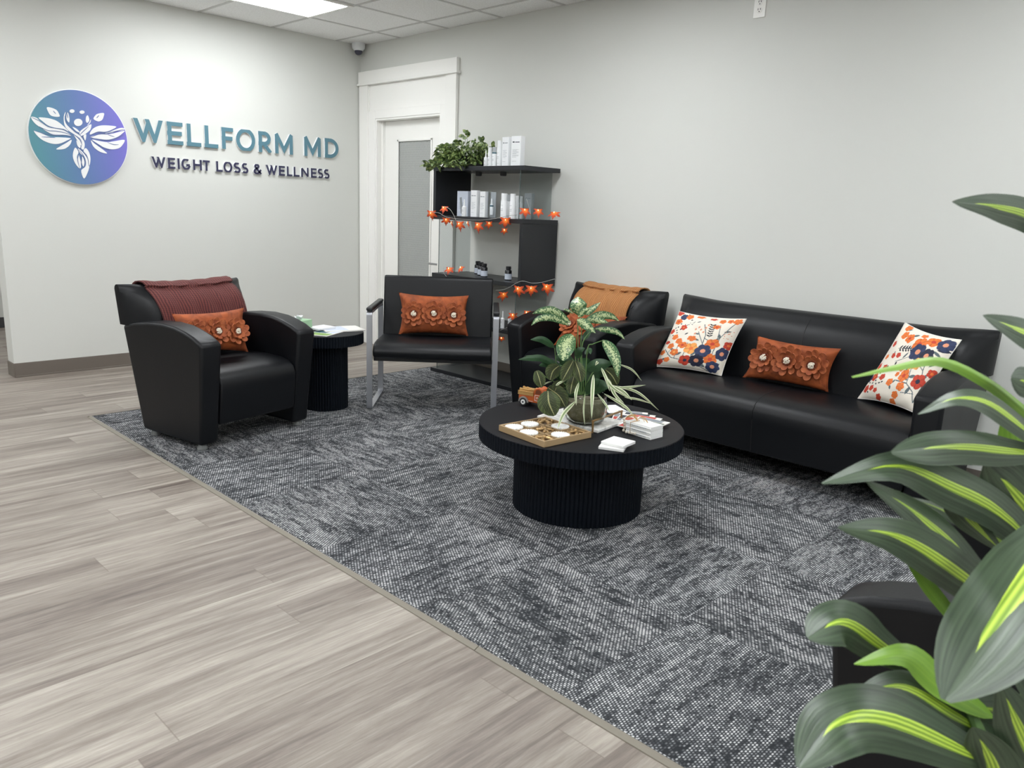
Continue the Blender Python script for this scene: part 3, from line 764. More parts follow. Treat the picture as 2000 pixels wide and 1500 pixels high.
def seating(name, label, cat, hw, loc, rz, seams=()):
    t = thing(name, label, cat, loc, rz)
    AW = 0.125; iw = hw-AW
    for s_ in (-1, 1):
        bm = BM()
        prof = [(-0.205, 0.036), (-0.312, 0.600), (-0.20, 0.626), (-0.08, 0.641), (0.045, 0.647), (0.15, 0.640), (0.23, 0.624), (0.30, 0.603), (0.36, 0.576), (0.366, 0.555), (0.305, 0.036)]
        A, B = [], []
        for (x_, z_) in prof:
            tp = (0.6-z_)*0.030
            A.append(bm.verts.new((x_, s_*(hw-tp), z_))); B.append(bm.verts.new((x_, s_*iw, z_)))
        n = len(prof); bm.faces.new(A); bm.faces.new(B[::-1])
        for i in range(n): bm.faces.new((A[i], A[(i+1) % n], B[(i+1) % n], B[i]))
        o = obj('armrest', bm, M['leather'], t, bevel=0.016, seg=3, ang=60)
        for xx in (-0.15, 0.262):
            bm = BM(); lathe(bm, [(0.026, 0.0062), (0.027, 0.016), (0.022, 0.024), (0.016, 0.055)], 16, c=(xx, s_*(hw-0.055), 0))
            obj('foot', bm, M['glide'], t)
    # backrest
    bm = BM(); rings = []; hb = hw+0.006; ni = max(20, int(hw*44))
    ys = [-iw+2*iw*k_/ni for k_ in range(ni+1)]; out_ = [iw+0.002+(hb-iw-0.002)*k_/7 for k_ in range(8)]
    ys = [-v for v in out_[::-1]]+ys+out_
    for y_ in ys:
        zt = ztop(y_, hw); R_ = []; z_lo = 0.40 if abs(y_) <= iw+1e-6 else 0.604
        zs = [z_lo+(zt-0.025-z_lo)*k_/14 for k_ in range(15)]
        for z_ in zs: R_.append((xr(z_), z_))
        xa, xc = xr(zt-0.025), xfront(y_, zt-0.025, hb)
        for k_ in range(1, 6):
            a_ = PI*k_/6; R_.append(((xa+xc)/2-(xc-xa)/2*math.cos(a_), zt-0.025+0.025*math.sin(a_)))
        for z_ in zs[::-1]: R_.append((xfront(y_, z_, hb), z_))
        rings.append([bm.verts.new((p[0], y_, p[1])) for p in R_])
    m = len(rings[0])
    for j in range(len(ys)-1):
        for i in range(m): bm.faces.new((rings[j][i], rings[j][(i+1) % m], rings[j+1][(i+1) % m], rings[j+1][i]))
    bm.faces.new(rings[0][::-1]); bm.faces.new(rings[-1])
    prism(bm, [(-0.225, 0.2), (-0.290, 0.45), (-0.20, 0.45), (-0.16, 0.2)], -iw+0.001, iw-0.001)
    obj('backrest', bm, M['leather'], t, bevel=0.012, seg=3, ang=50)
    # seat
    bm = BM()
    sp = [(-0.215, 0.13), (-0.25, 0.405), (-0.10, 0.418), (0.10, 0.424), (0.22, 0.420), (0.285, 0.407), (0.325, 0.382), (0.342, 0.345), (0.340, 0.29), (0.318, 0.13)]
    prism(bm, sp, -iw+0.002, iw-0.002)
    seat = obj('seat', bm, M['leather'], t, bevel=0.010, seg=3, ang=50)
    for yy in seams:
        bm = BM(); tube(bm, [(x_+0.0005, yy, z_+0.0005) for x_, z_ in sp[2:]], 0.0022, 6); obj('seam', bm, M['seam'], t)
        bm = BM(); tube(bm, [(xfront(yy, z_, hw)+0.0005, yy, z_) for z_ in [0.43+0.345*k_/10 for k_ in range(11)]], 0.0022, 6); obj('seam', bm, M['seam'], t)
    return t
A1 = seating('club_chair', 'black leather club chair on the left with a burgundy throw over its back', 'armchair', 0.375, (2.065, -2.385, 0), math.radians(11))
A2 = seating('club_chair', 'black leather club chair against the right wall with a tan throw over its back', 'armchair', 0.365, (3.108, -0.43, 0), -PI/2)
SF = seating('sofa', 'long black leather sofa against the right wall holding three cushions', 'sofa', 0.86, (4.475, -0.43, 0), -PI/2, seams=(0.0,))
A3 = seating('club_chair', 'black leather club chair in the near right corner behind the big leafy plant', 'armchair', 0.365, (6.11, -2.54, 0), PI)

def throw(name, label, t, hw, y0, y1, sh, mat, zf):
    """cloth laid over the back: rows run front bottom -> top -> rear"""
    bm = BM(); uvl = bm.loops.layers.uv.new('UVMap'); path = []
    nz = 16
    N = 26; grid = []
    for j in range(N+1):
        f = j/N; col = []
        zt0 = 0.80
        for i in range(nz+1):                                   # front
            z_ = zf+(zt0-0.02-zf)*i/nz
            y_ = y0+(y1-y0)*f+sh*(1-i/nz)*(1-0.45*f)
            zz_ = z_+(ztop(y_, hw)-0.795)*(i/nz)
            x_ = xfront(y_, zz_, hw)+0.013+0.006*math.sin(f*31+i*0.35)+0.006*noise.noise(V((y_*14, z_*9, 1)))
            col.append((x_, y_, zz_, i/nz*0.7))
        y_ = y0+(y1-y0)*f; zt = ztop(y_, hw); xa, xc = xr(zt-0.025), xfront(y_, zt-0.025, hw)
        for k_ in range(1, 6):
            a_ = PI*(1-k_/6); col.append(((xa+xc)/2-((xc-xa)/2+0.012)*math.cos(a_), y_, zt-0.020+0.036*math.sin(a_)+0.002*math.sin(f*31), 0.7+0.03*k_))
        for k_ in range(6):
            z_ = zt-0.03-0.05*k_; col.append((xr(z_)-0.012, y_, z_, 0.86+0.02*k_))
        grid.append([(bm.verts.new(c_[:3]), (f, c_[3])) for c_ in col])
    for j in range(N):
        for i in range(len(grid[0])-1):
            q = (grid[j][i], grid[j+1][i], grid[j+1][i+1], grid[j][i+1])
            f_ = bm.faces.new([p[0] for p in q])
            for lp, p in zip(f_.loops, q): lp[uvl].uv = p[1]
    o = obj(name, bm, mat, recalc=True, ang=80)
    o.matrix_world = rot(t.rotation_euler.z, t.location)
    s_ = o.modifiers.new('solid', 'SOLIDIFY'); s_.thickness = 0.007; s_.offset = 0
    return tag(o, label, 'blanket')
throw('throw_blanket', 'burgundy ribbed throw draped over the back of the left club chair', A1, 0.375, -0.275, 0.285, 0.04, M['burgundy'], 0.47)
throw('throw_blanket', 'tan ribbed throw draped over the back of the club chair by the shelf', A2, 0.365, -0.238, 0.222, -0.02, M['tan_knit'], 0.47)

# ---- bench style guest chair with steel loops
def guest_chair():
    ang = math.radians(-44.0)
    t = thing('guest_chair', 'wide black guest chair with flat steel loop legs and padded arms', 'chair', (0, 0, 0), 0)
    W, Dp = 0.825, 0.52
    FL = V((2.226, -1.508, 0)); d = V((math.cos(ang), math.sin(ang), 0)); s = V((-math.sin(ang), math.cos(ang), 0))
    ctr = FL+s*(W/2)-d*(Dp/2); t.location = (ctr.x, ctr.y, 0); t.rotation_euler = (0, 0, ang)
    for sg in (-1, 1):
        yo = sg*(W/2); yi = sg*(W/2-0.035); a, b = min(yo, yi), max(yo, yi)
        xf, xk, zt, tk = Dp/2, -Dp/2, 0.640, 0.014
        def rr(x0, x1, z0, z1, r, n=5):
            P = []
            for cx, cz, a0 in ((x1-r, z1-r, 0), (x0+r, z1-r, 90), (x0+r, z0+r, 180), (x1-r, z0+r, 270)):
                for k_ in range(n+1): q = math.radians(a0+90*k_/n); P.append((cx+r*math.cos(q), cz+r*math.sin(q)))
            return P
        Oo = rr(xk, xf, 0.0065, zt, 0.028); Ii = rr(xk+tk, xf-tk, 0.0065+tk, zt-tk, 0.016)
        bm = BM(); n = len(Oo)
        vs = [[bm.verts.new((p[0], yy, p[1])) for p in L_] for yy in (a, b) for L_ in (Oo, Ii)]
        for i in range(n):
            k_ = (i+1) % n
            for A, B in ((vs[0], vs[1]), (vs[2], vs[3]), (vs[0], vs[2]), (vs[1], vs[3])): bm.faces.new((A[i], A[k_], B[k_], B[i]))
        obj('leg_loop', bm, M['steel'], t, ang=40)
        bm = BM(); box(bm, xk+0.0, xf+0.004, a-0.002, b+0.002, zt, zt+0.022); obj('arm_pad', bm, M['black_plastic'], t, bevel=0.008, seg=3)
    iw = W/2-0.038
    bm = BM(); prism(bm, [(-0.20, 0.345), (-0.20, 0.43), (0.10, 0.440), (0.20, 0.437), (0.25, 0.420), (0.272, 0.385), (0.262, 0.352), (0.235, 0.338)], -iw, iw)
    obj('seat', bm, M['leather'], t, bevel=0.014, seg=3, ang=50)
    bm = BM(); prism(bm, [(-0.185, 0.42), (-0.245, 0.795), (-0.252, 0.815), (-0.272, 0.826), (-0.292, 0.812), (-0.296, 0.79), (-0.242, 0.42)], -iw+0.004, iw-0.004)
    obj('backrest', bm, M['leather'], t, bevel=0.012, seg=3, ang=50)
    bm = BM(); box(bm, -0.235, -0.195, -iw, iw, 0.31, 0.345); box(bm, 0.16, 0.20, -iw-0.003, iw+0.003, 0.315, 0.338); obj('seat_rail', bm, M['black_plastic'], t, bevel=0.002)
    return t, d, s
GC, gd, gs = guest_chair()

# ================================================================== FLUTED TABLES
def fluted(bm, r, z0, z1, n, dep, seg=6):
    P = []
    for i in range(n*seg):
        a = 2*PI*i/(n*seg); f = abs(math.sin(PI*(i % seg)/seg)); rr = r-dep+dep*f**0.7; P.append((rr*math.cos(a), rr*math.sin(a)))
    prism(bm, P, z0, z1, 'z')
def round_table(name, label, loc, r, z, th, rb, n1, n2, cat):
    t = thing(name, label, cat, loc)
    bm = BM(); fluted(bm, r, z-th, z-0.004, n1, 0.005); tp = obj('fluted_rim', bm, M['table_black'], t, ang=50)
    bm = BM(); lathe(bm, [(r-0.006, z-0.006), (r-0.001, z-0.003), (r-0.003, z)], 128); obj('tabletop', bm, M['table_top'], t, ang=30)
    bm = BM(); fluted(bm, rb, 0.0065, z-th, n2, 0.006); obj('fluted_base', bm, M['table_black'], t, ang=50)
    return t
ZT = 0.385; TC = V((4.160, -1.735, 0))
round_table('coffee_table', 'round black fluted coffee table in the middle of the carpet', TC, 0.447, ZT, 0.070, 0.287, 150, 96, 'coffee table')
ZS = 0.495; SC = V((1.993, -1.660, 0))
round_table('side_table', 'small round black fluted side table between the club chair and guest chair', SC, 0.241, ZS, 0.070, 0.141, 84, 50, 'side table')

# ================================================================== CUSHIONS
def cushion_surf(BL, BR, TR, TL, th, pinch=0.10):
    ex = (BR-BL+TR-TL).normalized(); ez = (TL-BL+TR-BR).normalized(); nrm = ex.cross(ez).normalized()
    if nrm.dot(CAM-BL) < 0: nrm = -nrm
    def S(u, v, side=1):
        a, b = 2*u-1, 2*v-1
        pu = a*(1-pinch*(1-b*b)*abs(a)**1.5); pv = b*(1-pinch*1.2*(1-a*a)*abs(b)**1.5)
        uu, vv = (pu+1)/2, (pv+1)/2
        p = BL*(1-uu)*(1-vv)+BR*uu*(1-vv)+TR*uu*vv+TL*(1-uu)*vv
        h = max(0.0, (1-a**4))**0.7*max(0.0, (1-b**4))**0.7
        return p+nrm*(side*th*h+0.004*noise.noise(V((a*3, b*3, side*3)))*h*2)
    return S, nrm, ex, ez
def onA(px, py, xl):
    f = V((math.cos(math.radians(11)), math.sin(math.radians(11)), 0)); d = ray(px, py); p0 = V((2.065, -2.385, 0))+f*xl
    return CAM+d*((p0-CAM).dot(f)/d.dot(f))
def flower_cushion(name, label, c, th=0.055, v0=0.48):
    BL, BR, TR, TL = [V(p) for p in c]; org = (BL+BR)/2
    t = thing(name, label, 'cushion', org)
    S, nrm, ex, ez = cushion_surf(BL-org, BR-org, TR-org, TL-org, th)
    nx_, nz_ = 40, 24; bm = BM()
    for side in (1, -1):
        g = [[bm.verts.new(S(i/nx_, j/nz_, side)) for j in range(nz_+1)] for i in range(nx_+1)]
        for i in range(nx_):
            for j in range(nz_): bm.faces.new((g[i][j], g[i+1][j], g[i+1][j+1], g[i][j+1]))
    bmesh.ops.remove_doubles(bm, verts=bm.verts[:], dist=0.0006)
    obj('cover', bm, M['velvet'], t, ang=85)
    wd = (BR-BL).length; R0 = min(wd*0.155, 0.078)
    rnd = random.Random(3)
    for ci, u0 in enumerate((0.205, 0.505, 0.80)):
        pc = S(u0, v0+0.02*(ci % 2)); fl = BM()
        def petal(bm, ang_, rad, pr, tilt, lift, el=1.15):
            dr = ex*math.cos(ang_)+ez*math.sin(ang_); tg = nrm.cross(dr)
            cp = pc+dr*rad+nrm*lift
            up = (nrm*math.cos(tilt)-dr*math.sin(tilt)); dd = (dr*math.cos(tilt)+nrm*math.sin(tilt))
            top, bot = [], []
            K = 12
            for k_ in range(K):
                a = 2*PI*k_/K; q = cp+dd*(math.cos(a)*pr*el)+tg*(math.sin(a)*pr)
                top.append(bm.verts.new(q+up*(0.0035+0.003))); bot.append(bm.verts.new(q+up*0.0012))
            cc = bm.verts.new(cp+up*0.001)
            for k_ in range(K):
                k2 = (k_+1) % K
                bm.faces.new((top[k_], top[k2], cc)); bm.faces.new((bot[k2], bot[k_], top[k_], top[k2]))
            bm.faces.new(bot)
        for k_ in range(10): petal(fl, 2*PI*k_/10+0.3+rnd.uniform(-.08, .08), R0*0.90, R0*0.265, 0.32, 0.005, 1.12)
        for k_ in range(8): petal(fl, 2*PI*k_/8+rnd.uniform(-.1, .1), R0*0.56, R0*0.225, 0.62, 0.014, 1.15)
        fo = obj('felt_flower', fl, M['felt'], t, ang=50)
        bm = BM()
        for k_ in range(20):
            a = 2*PI*k_/20; ball(bm, pc+(ex*math.cos(a)+ez*math.sin(a))*R0*0.33+nrm*0.016, R0*0.05, 6, 4)
        obj('bead_ring', bm, M['felt_dark'], fo)
        bm = BM()
        for k_ in range(34):
            a = rnd.uniform(0, 2*PI); rr = R0*0.22*math.sqrt(rnd.random()); ball(bm, pc+(ex*math.cos(a)+ez*math.sin(a))*rr+nrm*(0.018+0.006*(1-rr/(R0*0.22))+rnd.uniform(0, .003)), R0*0.065, 6, 4)
        obj('bead_cluster', bm, M['pearl'], fo); fo.children[1]['label'] = 'cluster of cream white beads'
    return t
flower_cushion('flower_cushion', 'rust velvet cushion with three felt flowers on the sofa between floral cushions',
   [onz(1450, 737, .425), onz(1618, 766, .425)+V((0, 0, 0)), ony(1643, 681, -.345), ony(1480, 656, -.345)], v0=0.57)
zs = 0.455
flower_cushion('flower_cushion', 'rust velvet cushion with three felt flowers on the steel framed guest chair',
   [V((2.085, -1.150, zs-.01)), V((2.395, -0.800, zs-.01)), V((2.345, -0.760, .712)), V((2.030, -1.110, .718))])
flower_cushion('flower_cushion', 'rust velvet cushion with felt flowers on the left club chair with burgundy throw',
   [onA(350, 690, .07), onA(485, 687, .09), onA(476, 601, .02), onA(335, 613, -.02)], th=0.05, v0=0.43)
flower_cushion('flower_cushion', 'rust velvet cushion with felt flowers on the club chair, half hidden by houseplant',
   [V((2.94, -0.55, .44)), V((3.37, -0.55, .44)), V((3.38, -0.37, .665)), V((2.94, -0.37, .665))])

# printed floral cushions: the print is a colour attribute on a dense cloth
CREAM = (238, 230, 216); OR = (232, 120, 52); OR2 = (242, 164, 84); RD = (202, 66, 44); NV = (44, 56, 92); NV2 = (34, 38, 62); GR = (92, 104, 108); BK = (30, 34, 44); PK = (224, 150, 116)
def disc_f(cx, cy, r, col, lobes=6, dep=0.16, ph=0.0, ctr=None, sq=1.0, rz=0.0):
    return ('f', cx, cy, r*1.18, col, lobes, dep, ph, ctr, sq, rz)
def stem_f(pts, w_, col=GR): return ('s', pts, w_, col)
def leaf_f(cx, cy, L_, W_, ang_, col=GR): return ('l', cx, cy, L_, W_, math.radians(ang_), col)
def paint(shapes, u, v):
    c = CREAM
    for s_ in shapes:
        if s_[0] == 'f':
            _, cx, cy, r, col, lo, dp, ph, ctr, sq, rz = s_
            dx, dy = u-cx, v-cy
            if abs(dx) > r*1.4 or abs(dy) > r*1.4: continue
            x_, y_ = dx*math.cos(rz)+dy*math.sin(rz), (-dx*math.sin(rz)+dy*math.cos(rz))/sq
            d = math.hypot(x_, y_); a = math.atan2(y_, x_)
            if d < r*(1-dp+dp*abs(math.cos(lo*a/2+ph))):
                c = col
                if ctr and d < r*0.30: c = ctr
                elif (int((a+PI)*lo*2/PI) % 4 == 0): c = tuple(int(k_*0.88) for k_ in col)
        elif s_[0] == 'l':
            _, cx, cy, L_, W_, an, col = s_
            dx, dy = u-cx, v-cy
            if abs(dx) > L_ or abs(dy) > L_: continue
            x_, y_ = dx*math.cos(an)+dy*math.sin(an), -dx*math.sin(an)+dy*math.cos(an)
            if abs(x_) < L_ and abs(y_) < W_*(1-(x_/L_)**2): c = col
        else:
            _, P, w_, col = s_
            for (x0, y0), (x1, y1) in zip(P[:-1], P[1:]):
                ll = (x1-x0)**2+(y1-y0)**2; tt = max(0, min(1, ((u-x0)*(x1-x0)+(v-y0)*(y1-y0))/ll))
                if (u-x0-tt*(x1-x0))**2+(v-y0-tt*(y1-y0))**2 < w_*w_: c = col; break
    return c
rnd = random.Random(11)
def sprig(cx, cy, ang_, n, L_, col, step=0.040):
    n = 6; L_ = 0.026; out = []; a = math.radians(ang_); d = (math.cos(a), math.sin(a))
    out.append(stem_f([(cx, cy), (cx+d[0]*step*n, cy+d[1]*step*n)], 0.003, BK))
    for i in range(n):
        for sg in (-1, 1):
            b = a+sg*1.0; px_ = cx+d[0]*step*(i+.5)+math.cos(b)*L_; py_ = cy+d[1]*step*(i+.5)+math.sin(b)*L_
            out.append(leaf_f(px_, py_, L_, L_*0.42, math.degrees(b), col))
    return out
PA = [stem_f([(0.80, 0.02), (0.78, 0.25), (0.74, 0.5), (0.62, 0.55)], 0.006), stem_f([(0.62, 0.4), (0.60, 0.62), (0.52, 0.8)], 0.006), stem_f([(0.80, 0.3), (0.82, 0.6), (0.92, 0.88)], 0.006),
      stem_f([(0.80, 0.45), (0.78, 0.65), (0.74, 0.82)], 0.005), stem_f([(0.8, 0.02), (0.55, 0.12), (0.25, 0.16), (0.10, 0.3)], 0.006), stem_f([(0.30, 0.16), (0.28, 0.38)], 0.005), stem_f([(0.42, 0.14), (0.40, 0.45)], 0.005),
      stem_f([(0.18, 0.2), (0.2, 0.4)], 0.004), stem_f([(0.62, 0.45), (0.48, 0.66)], 0.005)]
PA += [leaf_f(0.70, 0.10, .07, .025, 150), leaf_f(0.66, 0.2, .06, .022, 120), leaf_f(0.55, 0.28, .06, .025, 60), leaf_f(0.34, 0.24, .05, .02, 40), leaf_f(0.22, 0.3, .05, .02, 130), leaf_f(0.47, 0.62, .05, .014, 170), leaf_f(0.50, 0.52, .05, .014, 165),
       leaf_f(0.86, 0.3, .05, .02, 60), leaf_f(0.88, 0.72, .05, .018, 20), leaf_f(0.80, 0.62, .05, .02, 120), leaf_f(0.78, 0.55, .05, .02, 50), leaf_f(0.90, 0.14, .06, .022, 40), leaf_f(0.72, 0.30, .05, .022, 70), leaf_f(0.14, 0.12, .06, .02, 30),
       leaf_f(0.32, 0.60, .03, .010, 40, BK), leaf_f(0.42, 0.84, .03, .010, 35, GR)]
PA += sprig(0.66, 0.58, 96, 8, 0.030, BK)
for (cx, cy) in ((0.42, 0.70), (0.46, 0.74), (0.50, 0.70), (0.56, 0.74), (0.55, 0.66), (0.58, 0.80), (0.44, 0.62)): PA.append(leaf_f(cx, cy, .022, .014, 80, PK))
for i in range(16): PA.append(disc_f(0.90+rnd.uniform(-.05, .06), 0.66+rnd.uniform(-.06, .08), 0.006, PK, 3, 0))
for i in range(10): PA.append(disc_f(0.28+rnd.uniform(-.04, .08), 0.78+rnd.uniform(-.04, .05), 0.006, GR, 3, 0))
PA += [disc_f(0.75, 0.48, .095, OR, 5, .2, .3, RD, .8), disc_f(0.80, 0.22, .085, OR, 6, .2, .8, RD), disc_f(0.48, 0.36, .090, OR2, 5, .2, 0, OR), disc_f(0.34, 0.40, .062, OR, 5, .2, .4, RD, .8), disc_f(0.46, 0.14, .080, RD, 5, .2, .2, NV2),
       disc_f(0.66, 0.34, .100, NV, 6, .16, .0, PK), disc_f(0.62, 0.16, .095, NV2, 7, .16, .4, PK), disc_f(0.86, 0.10, .085, NV, 7, .16, .2, PK), disc_f(0.93, 0.34, .075, NV, 6, .16, .7, PK, 1.3), disc_f(0.97, 0.50, .060, RD, 5, .2, .1, OR),
       disc_f(0.43, 0.53, .060, OR, 5, .25, .4, None, .7), disc_f(0.26, 0.46, .045, OR, 5, .2), disc_f(0.27, 0.26, .055, OR, 5, .2, .5, OR2), disc_f(0.17, 0.36, .045, OR, 5, .2), disc_f(0.08, 0.24, .042, OR, 5, .2), disc_f(0.10, 0.08, .045, RD, 5, .2), disc_f(0.20, 0.12, .04, OR, 5, .2),
       disc_f(0.70, 0.78, .050, OR, 5, .25, 0, RD, .7), disc_f(0.74, 0.90, .040, OR, 5, .25), disc_f(0.84, 0.92, .038, OR, 5, .25, 0, RD), disc_f(0.93, 0.93, .052, OR, 5, .25, .4), disc_f(0.60, 0.93, .05, RD, 5, .3, 0, None, .5), disc_f(0.40, 0.95, .06, OR, 5, .3, 0, None, .5),
       disc_f(0.15, 0.90, .055, NV, 6, .2), disc_f(0.10, 0.80, .06, OR, 5, .2, 0, RD, .8), disc_f(0.24, 0.92, .05, OR, 5, .2, .5), disc_f(0.24, 0.70, .045, RD, 5, .25, 0, OR), disc_f(0.06, 0.62, .04, RD, 5, .2), disc_f(0.17, 0.52, .045, OR, 5, .2), disc_f(0.05, 0.97, .05, RD, 5, .2), disc_f(0.08, 0.42, .04, RD, 5, .2, 0, None, .7)]
for (cx, cy) in ((0.17, 0.76), (0.14, 0.70), (0.20, 0.66), (0.10, 0.68), (0.16, 0.60), (0.11, 0.55), (0.20, 0.97), (0.14, 0.64), (0.3, 0.86)): PA.append(leaf_f(cx, cy, .018, .010, rnd.uniform(0, 180), BK))
PB = [stem_f([(0.92, 0.10), (0.86, 0.22), (0.72, 0.30), (0.55, 0.30)], .006), stem_f([(0.92, 0.10), (0.94, 0.3), (0.84, 0.5), (0.82, 0.62)], .006), stem_f([(0.72, 0.3), (0.66, 0.5)], .005), stem_f([(0.88, 0.2), (0.70, 0.17)], .005), stem_f([(0.84, 0.5), (0.66, 0.60)], .005),
      stem_f([(0.35, 0.7), (0.55, 0.75)], .005), stem_f([(0.1, 0.25), (0.28, 0.3)], .005), stem_f([(0.35, 0.52), (0.62, 0.66)], .004)]
PB += sprig(0.28, 0.68, 12, 8, 0.026, BK)
PB += [leaf_f(0.78, 0.22, .06, .022, 80), leaf_f(0.74, 0.40, .06, .022, 20), leaf_f(0.66, 0.36, .05, .02, 150), leaf_f(0.90, 0.42, .06, .024, 70), leaf_f(0.82, 0.58, .07, .024, 20), leaf_f(0.92, 0.62, .07, .02, 60), leaf_f(0.62, 0.46, .05, .022, 95), leaf_f(0.52, 0.28, .035, .016, 60), leaf_f(0.50, 0.20, .035, .016, 120),
       leaf_f(0.38, 0.50, .025, .012, 95, BK), leaf_f(0.26, 0.62, .016, .008, 90, BK), leaf_f(0.22, 0.95, .03, .012, 40), leaf_f(0.40, 0.90, .05, .018, 30), leaf_f(0.45, 0.62, .05, .016, 70), leaf_f(0.93, 0.8, .08, .022, 10, NV2), leaf_f(0.88, 0.74, .07, .018, 160)]
PB += [disc_f(0.55, 0.80, .090, OR, 5, .2, 0, RD), disc_f(0.72, 0.88, .100, OR, 5, .2, .4, RD, .6), disc_f(0.60, 0.70, .100, NV, 6, .16, 0, PK), disc_f(0.90, 0.88, .100, NV, 6, .16, .4, PK, .8), disc_f(0.76, 0.68, .090, NV2, 6, .16, .2, PK), disc_f(0.70, 0.56, .070, OR2, 6, .2), disc_f(0.62, 0.52, .05, OR2, 5, .2), 
       disc_f(0.86, 0.36, .085, RD, 5, .2, .1, NV2), disc_f(0.62, 0.38, .062, OR, 5, .2, .2, RD, 1.2), disc_f(0.46, 0.26, .045, OR, 5, .15), disc_f(0.66, 0.24, .052, OR, 5, .2), disc_f(0.62, 0.12, .045, OR, 5, .2), disc_f(0.60, 0.02, .045, OR, 5, .2), disc_f(0.52, 0.46, .038, OR, 5, .2), disc_f(0.50, 0.38, .03, OR, 5, .2),
       disc_f(0.24, 0.42, .035, RD, 5, .2), disc_f(0.30, 0.30, .04, RD, 5, .2), disc_f(0.16, 0.28, .05, RD, 5, .2, 0, OR), disc_f(0.10, 0.12, .045, RD, 5, .2), disc_f(0.20, 0.14, .035, RD, 5, .2), disc_f(0.06, 0.26, .05, NV, 5, .2), disc_f(0.10, 0.42, .04, RD, 5, .2), disc_f(0.36, 0.04, .04, RD, 5, .3), disc_f(0.14, 0.55, .03, OR, 5, .2), disc_f(0.28, 0.12, .03, RD, 5, .3),
       disc_f(0.34, 0.84, .06, OR, 5, .2, 0, RD), disc_f(0.22, 0.86, .05, OR, 5, .2), disc_f(0.16, 0.97, .05, OR, 5, .2), disc_f(0.14, 0.72, .035, RD, 5, .2), disc_f(0.26, 0.58, .03, RD, 5, .2), disc_f(0.34, 0.60, .03, RD, 5, .2), disc_f(0.52, 0.93, .05, OR, 5, .3, 0, None, .6), disc_f(0.96, 0.50, .05, RD, 5, .2, .1, OR)]
for (cx, cy) in ((0.18, 0.2), (0.22, 0.24), (0.25, 0.2), (0.22, 0.34), (0.26, 0.37), (0.3, 0.22), (0.12, 0.2), (0.16, 0.08), (0.34, 0.24), (0.28, 0.44)): PB.append(leaf_f(cx, cy, .018, .010, rnd.uniform(0, 180), BK))
def printed_cushion(name, label, c, shapes, th):
    BL, BR, TR, TL = [V(p) for p in c]; org = (BL+BR)/2
    t = thing(name, label, 'cushion', org)
    S, nrm, ex, ez = cushion_surf(BL-org, BR-org, TR-org, TL-org, th, 0.07)
    N = 190; bm = BM(); cl = bm.loops.layers.float_color.new('Col')
    for side, n in ((1, N), (-1, 40)):
        g = [[bm.verts.new(S(i/n, j/n, side)) for j in range(n+1)] for i in range(n+1)]
        cc = [[srgb(*(paint(shapes, i/n, j/n) if side > 0 else CREAM)) for j in range(n+1)] for i in range(n+1)]
        for i in range(n):
            for j in range(n):
                f = bm.faces.new((g[i][j], g[i+1][j], g[i+1][j+1], g[i][j+1]))
                for lp, (a, b) in zip(f.loops, ((i, j), (i+1, j), (i+1, j+1), (i, j+1))): lp[cl] = cc[a][b]
    obj('printed_cover', bm, M['print'], t, recalc=False)
    bm = BM()
    ring_ = [S(i/40, 0) for i in range(41)]+[S(1, i/40) for i in range(1, 41)]+[S(1-i/40, 1) for i in range(1, 41)]+[S(0, 1-i/40) for i in range(1, 41)]
    tube(bm, ring_, 0.0022, 6); obj('edge_seam', bm, M['paper'], t)
    return t
printed_cushion('floral_cushion', 'cream cushion printed with orange and navy flowers at the sofa left end',
   [onz(1272, 716, .425), onz(1409, 734, .425), ony(1458, 623, -.35), ony(1327, 608, -.36)], PA, 0.05)
printed_cushion('floral_cushion', 'cream cushion printed with orange and navy flowers slumped on the sofa right end',
   [V((4.825, -0.36, .425)), onz(1789, 808, .44), ony(1878, 664, -.36), ony(1768, 630, -.27)], PB, 0.05)

# ================================================================== DISPLAY SHELF
SX0, SX1, SY0, SY1 = 1.500, 2.462, -0.385, -0.022
LV = [0.0065, 0.445, 0.787, 1.226, 1.583]       # top faces (base slab starts on the carpet)
t = thing('display_shelf', 'tall black zigzag display shelf with glass sides beside the door', 'shelf', ((SX0+SX1)/2, (SY0+SY1)/2, 0))
tinv = Matrix.Translation(-t.location)
def sc_(name, bm, mat, **kw):
    o = obj(name, bm, mat, t, **kw); o.matrix_parent_inverse = tinv; return o
th_ = 0.030
bm = BM(); box(bm, SX0, SX1, SY0, SY1, 0.0065, 0.036); sc_('base_panel', bm, M['shelf'], bevel=0.0015)
for z in LV[1:4]:
    bm = BM(); box(bm, SX0, SX1, SY0, SY1, z-th_, z); sc_('shelf_panel', bm, M['shelf'], bevel=0.0015)
bm = BM(); box(bm, SX0, SX1, SY0, SY1, LV[4]-th_, LV[4]); sc_('top_panel', bm, M['shelf'], bevel=0.0015)
tiers = [(0.036, LV[1]-th_, 'R'), (LV[1], LV[2]-th_, 'L'), (LV[2], LV[3]-th_, 'R'), (LV[3], LV[4]-th_, 'L')]
for z0, z1, s_ in tiers:
    bm = BM()
    if s_ == 'R': box(bm, SX1-0.030, SX1-0.001, SY0+0.002, SY1, z0, z1)
    else: box(bm, SX0+0.001, SX0+0.030, SY0+0.002, SY1, z0, z1)
    sc_('side_panel', bm, M['shelf'], bevel=0.001)
    bm = BM(); xg = SX0+0.055 if s_ == 'R' else SX1-0.062
    box(bm, xg, xg+0.006, SY0+0.02, SY1-0.02, z0, z1)
    sc_('glass_panel', bm, M['pane'])
    bm = BM(); box(bm, xg-0.0004, xg+0.0064, SY0+0.019, SY0+0.0204, z0, z1); sc_('glass_edge', bm, M['pane_edge'])
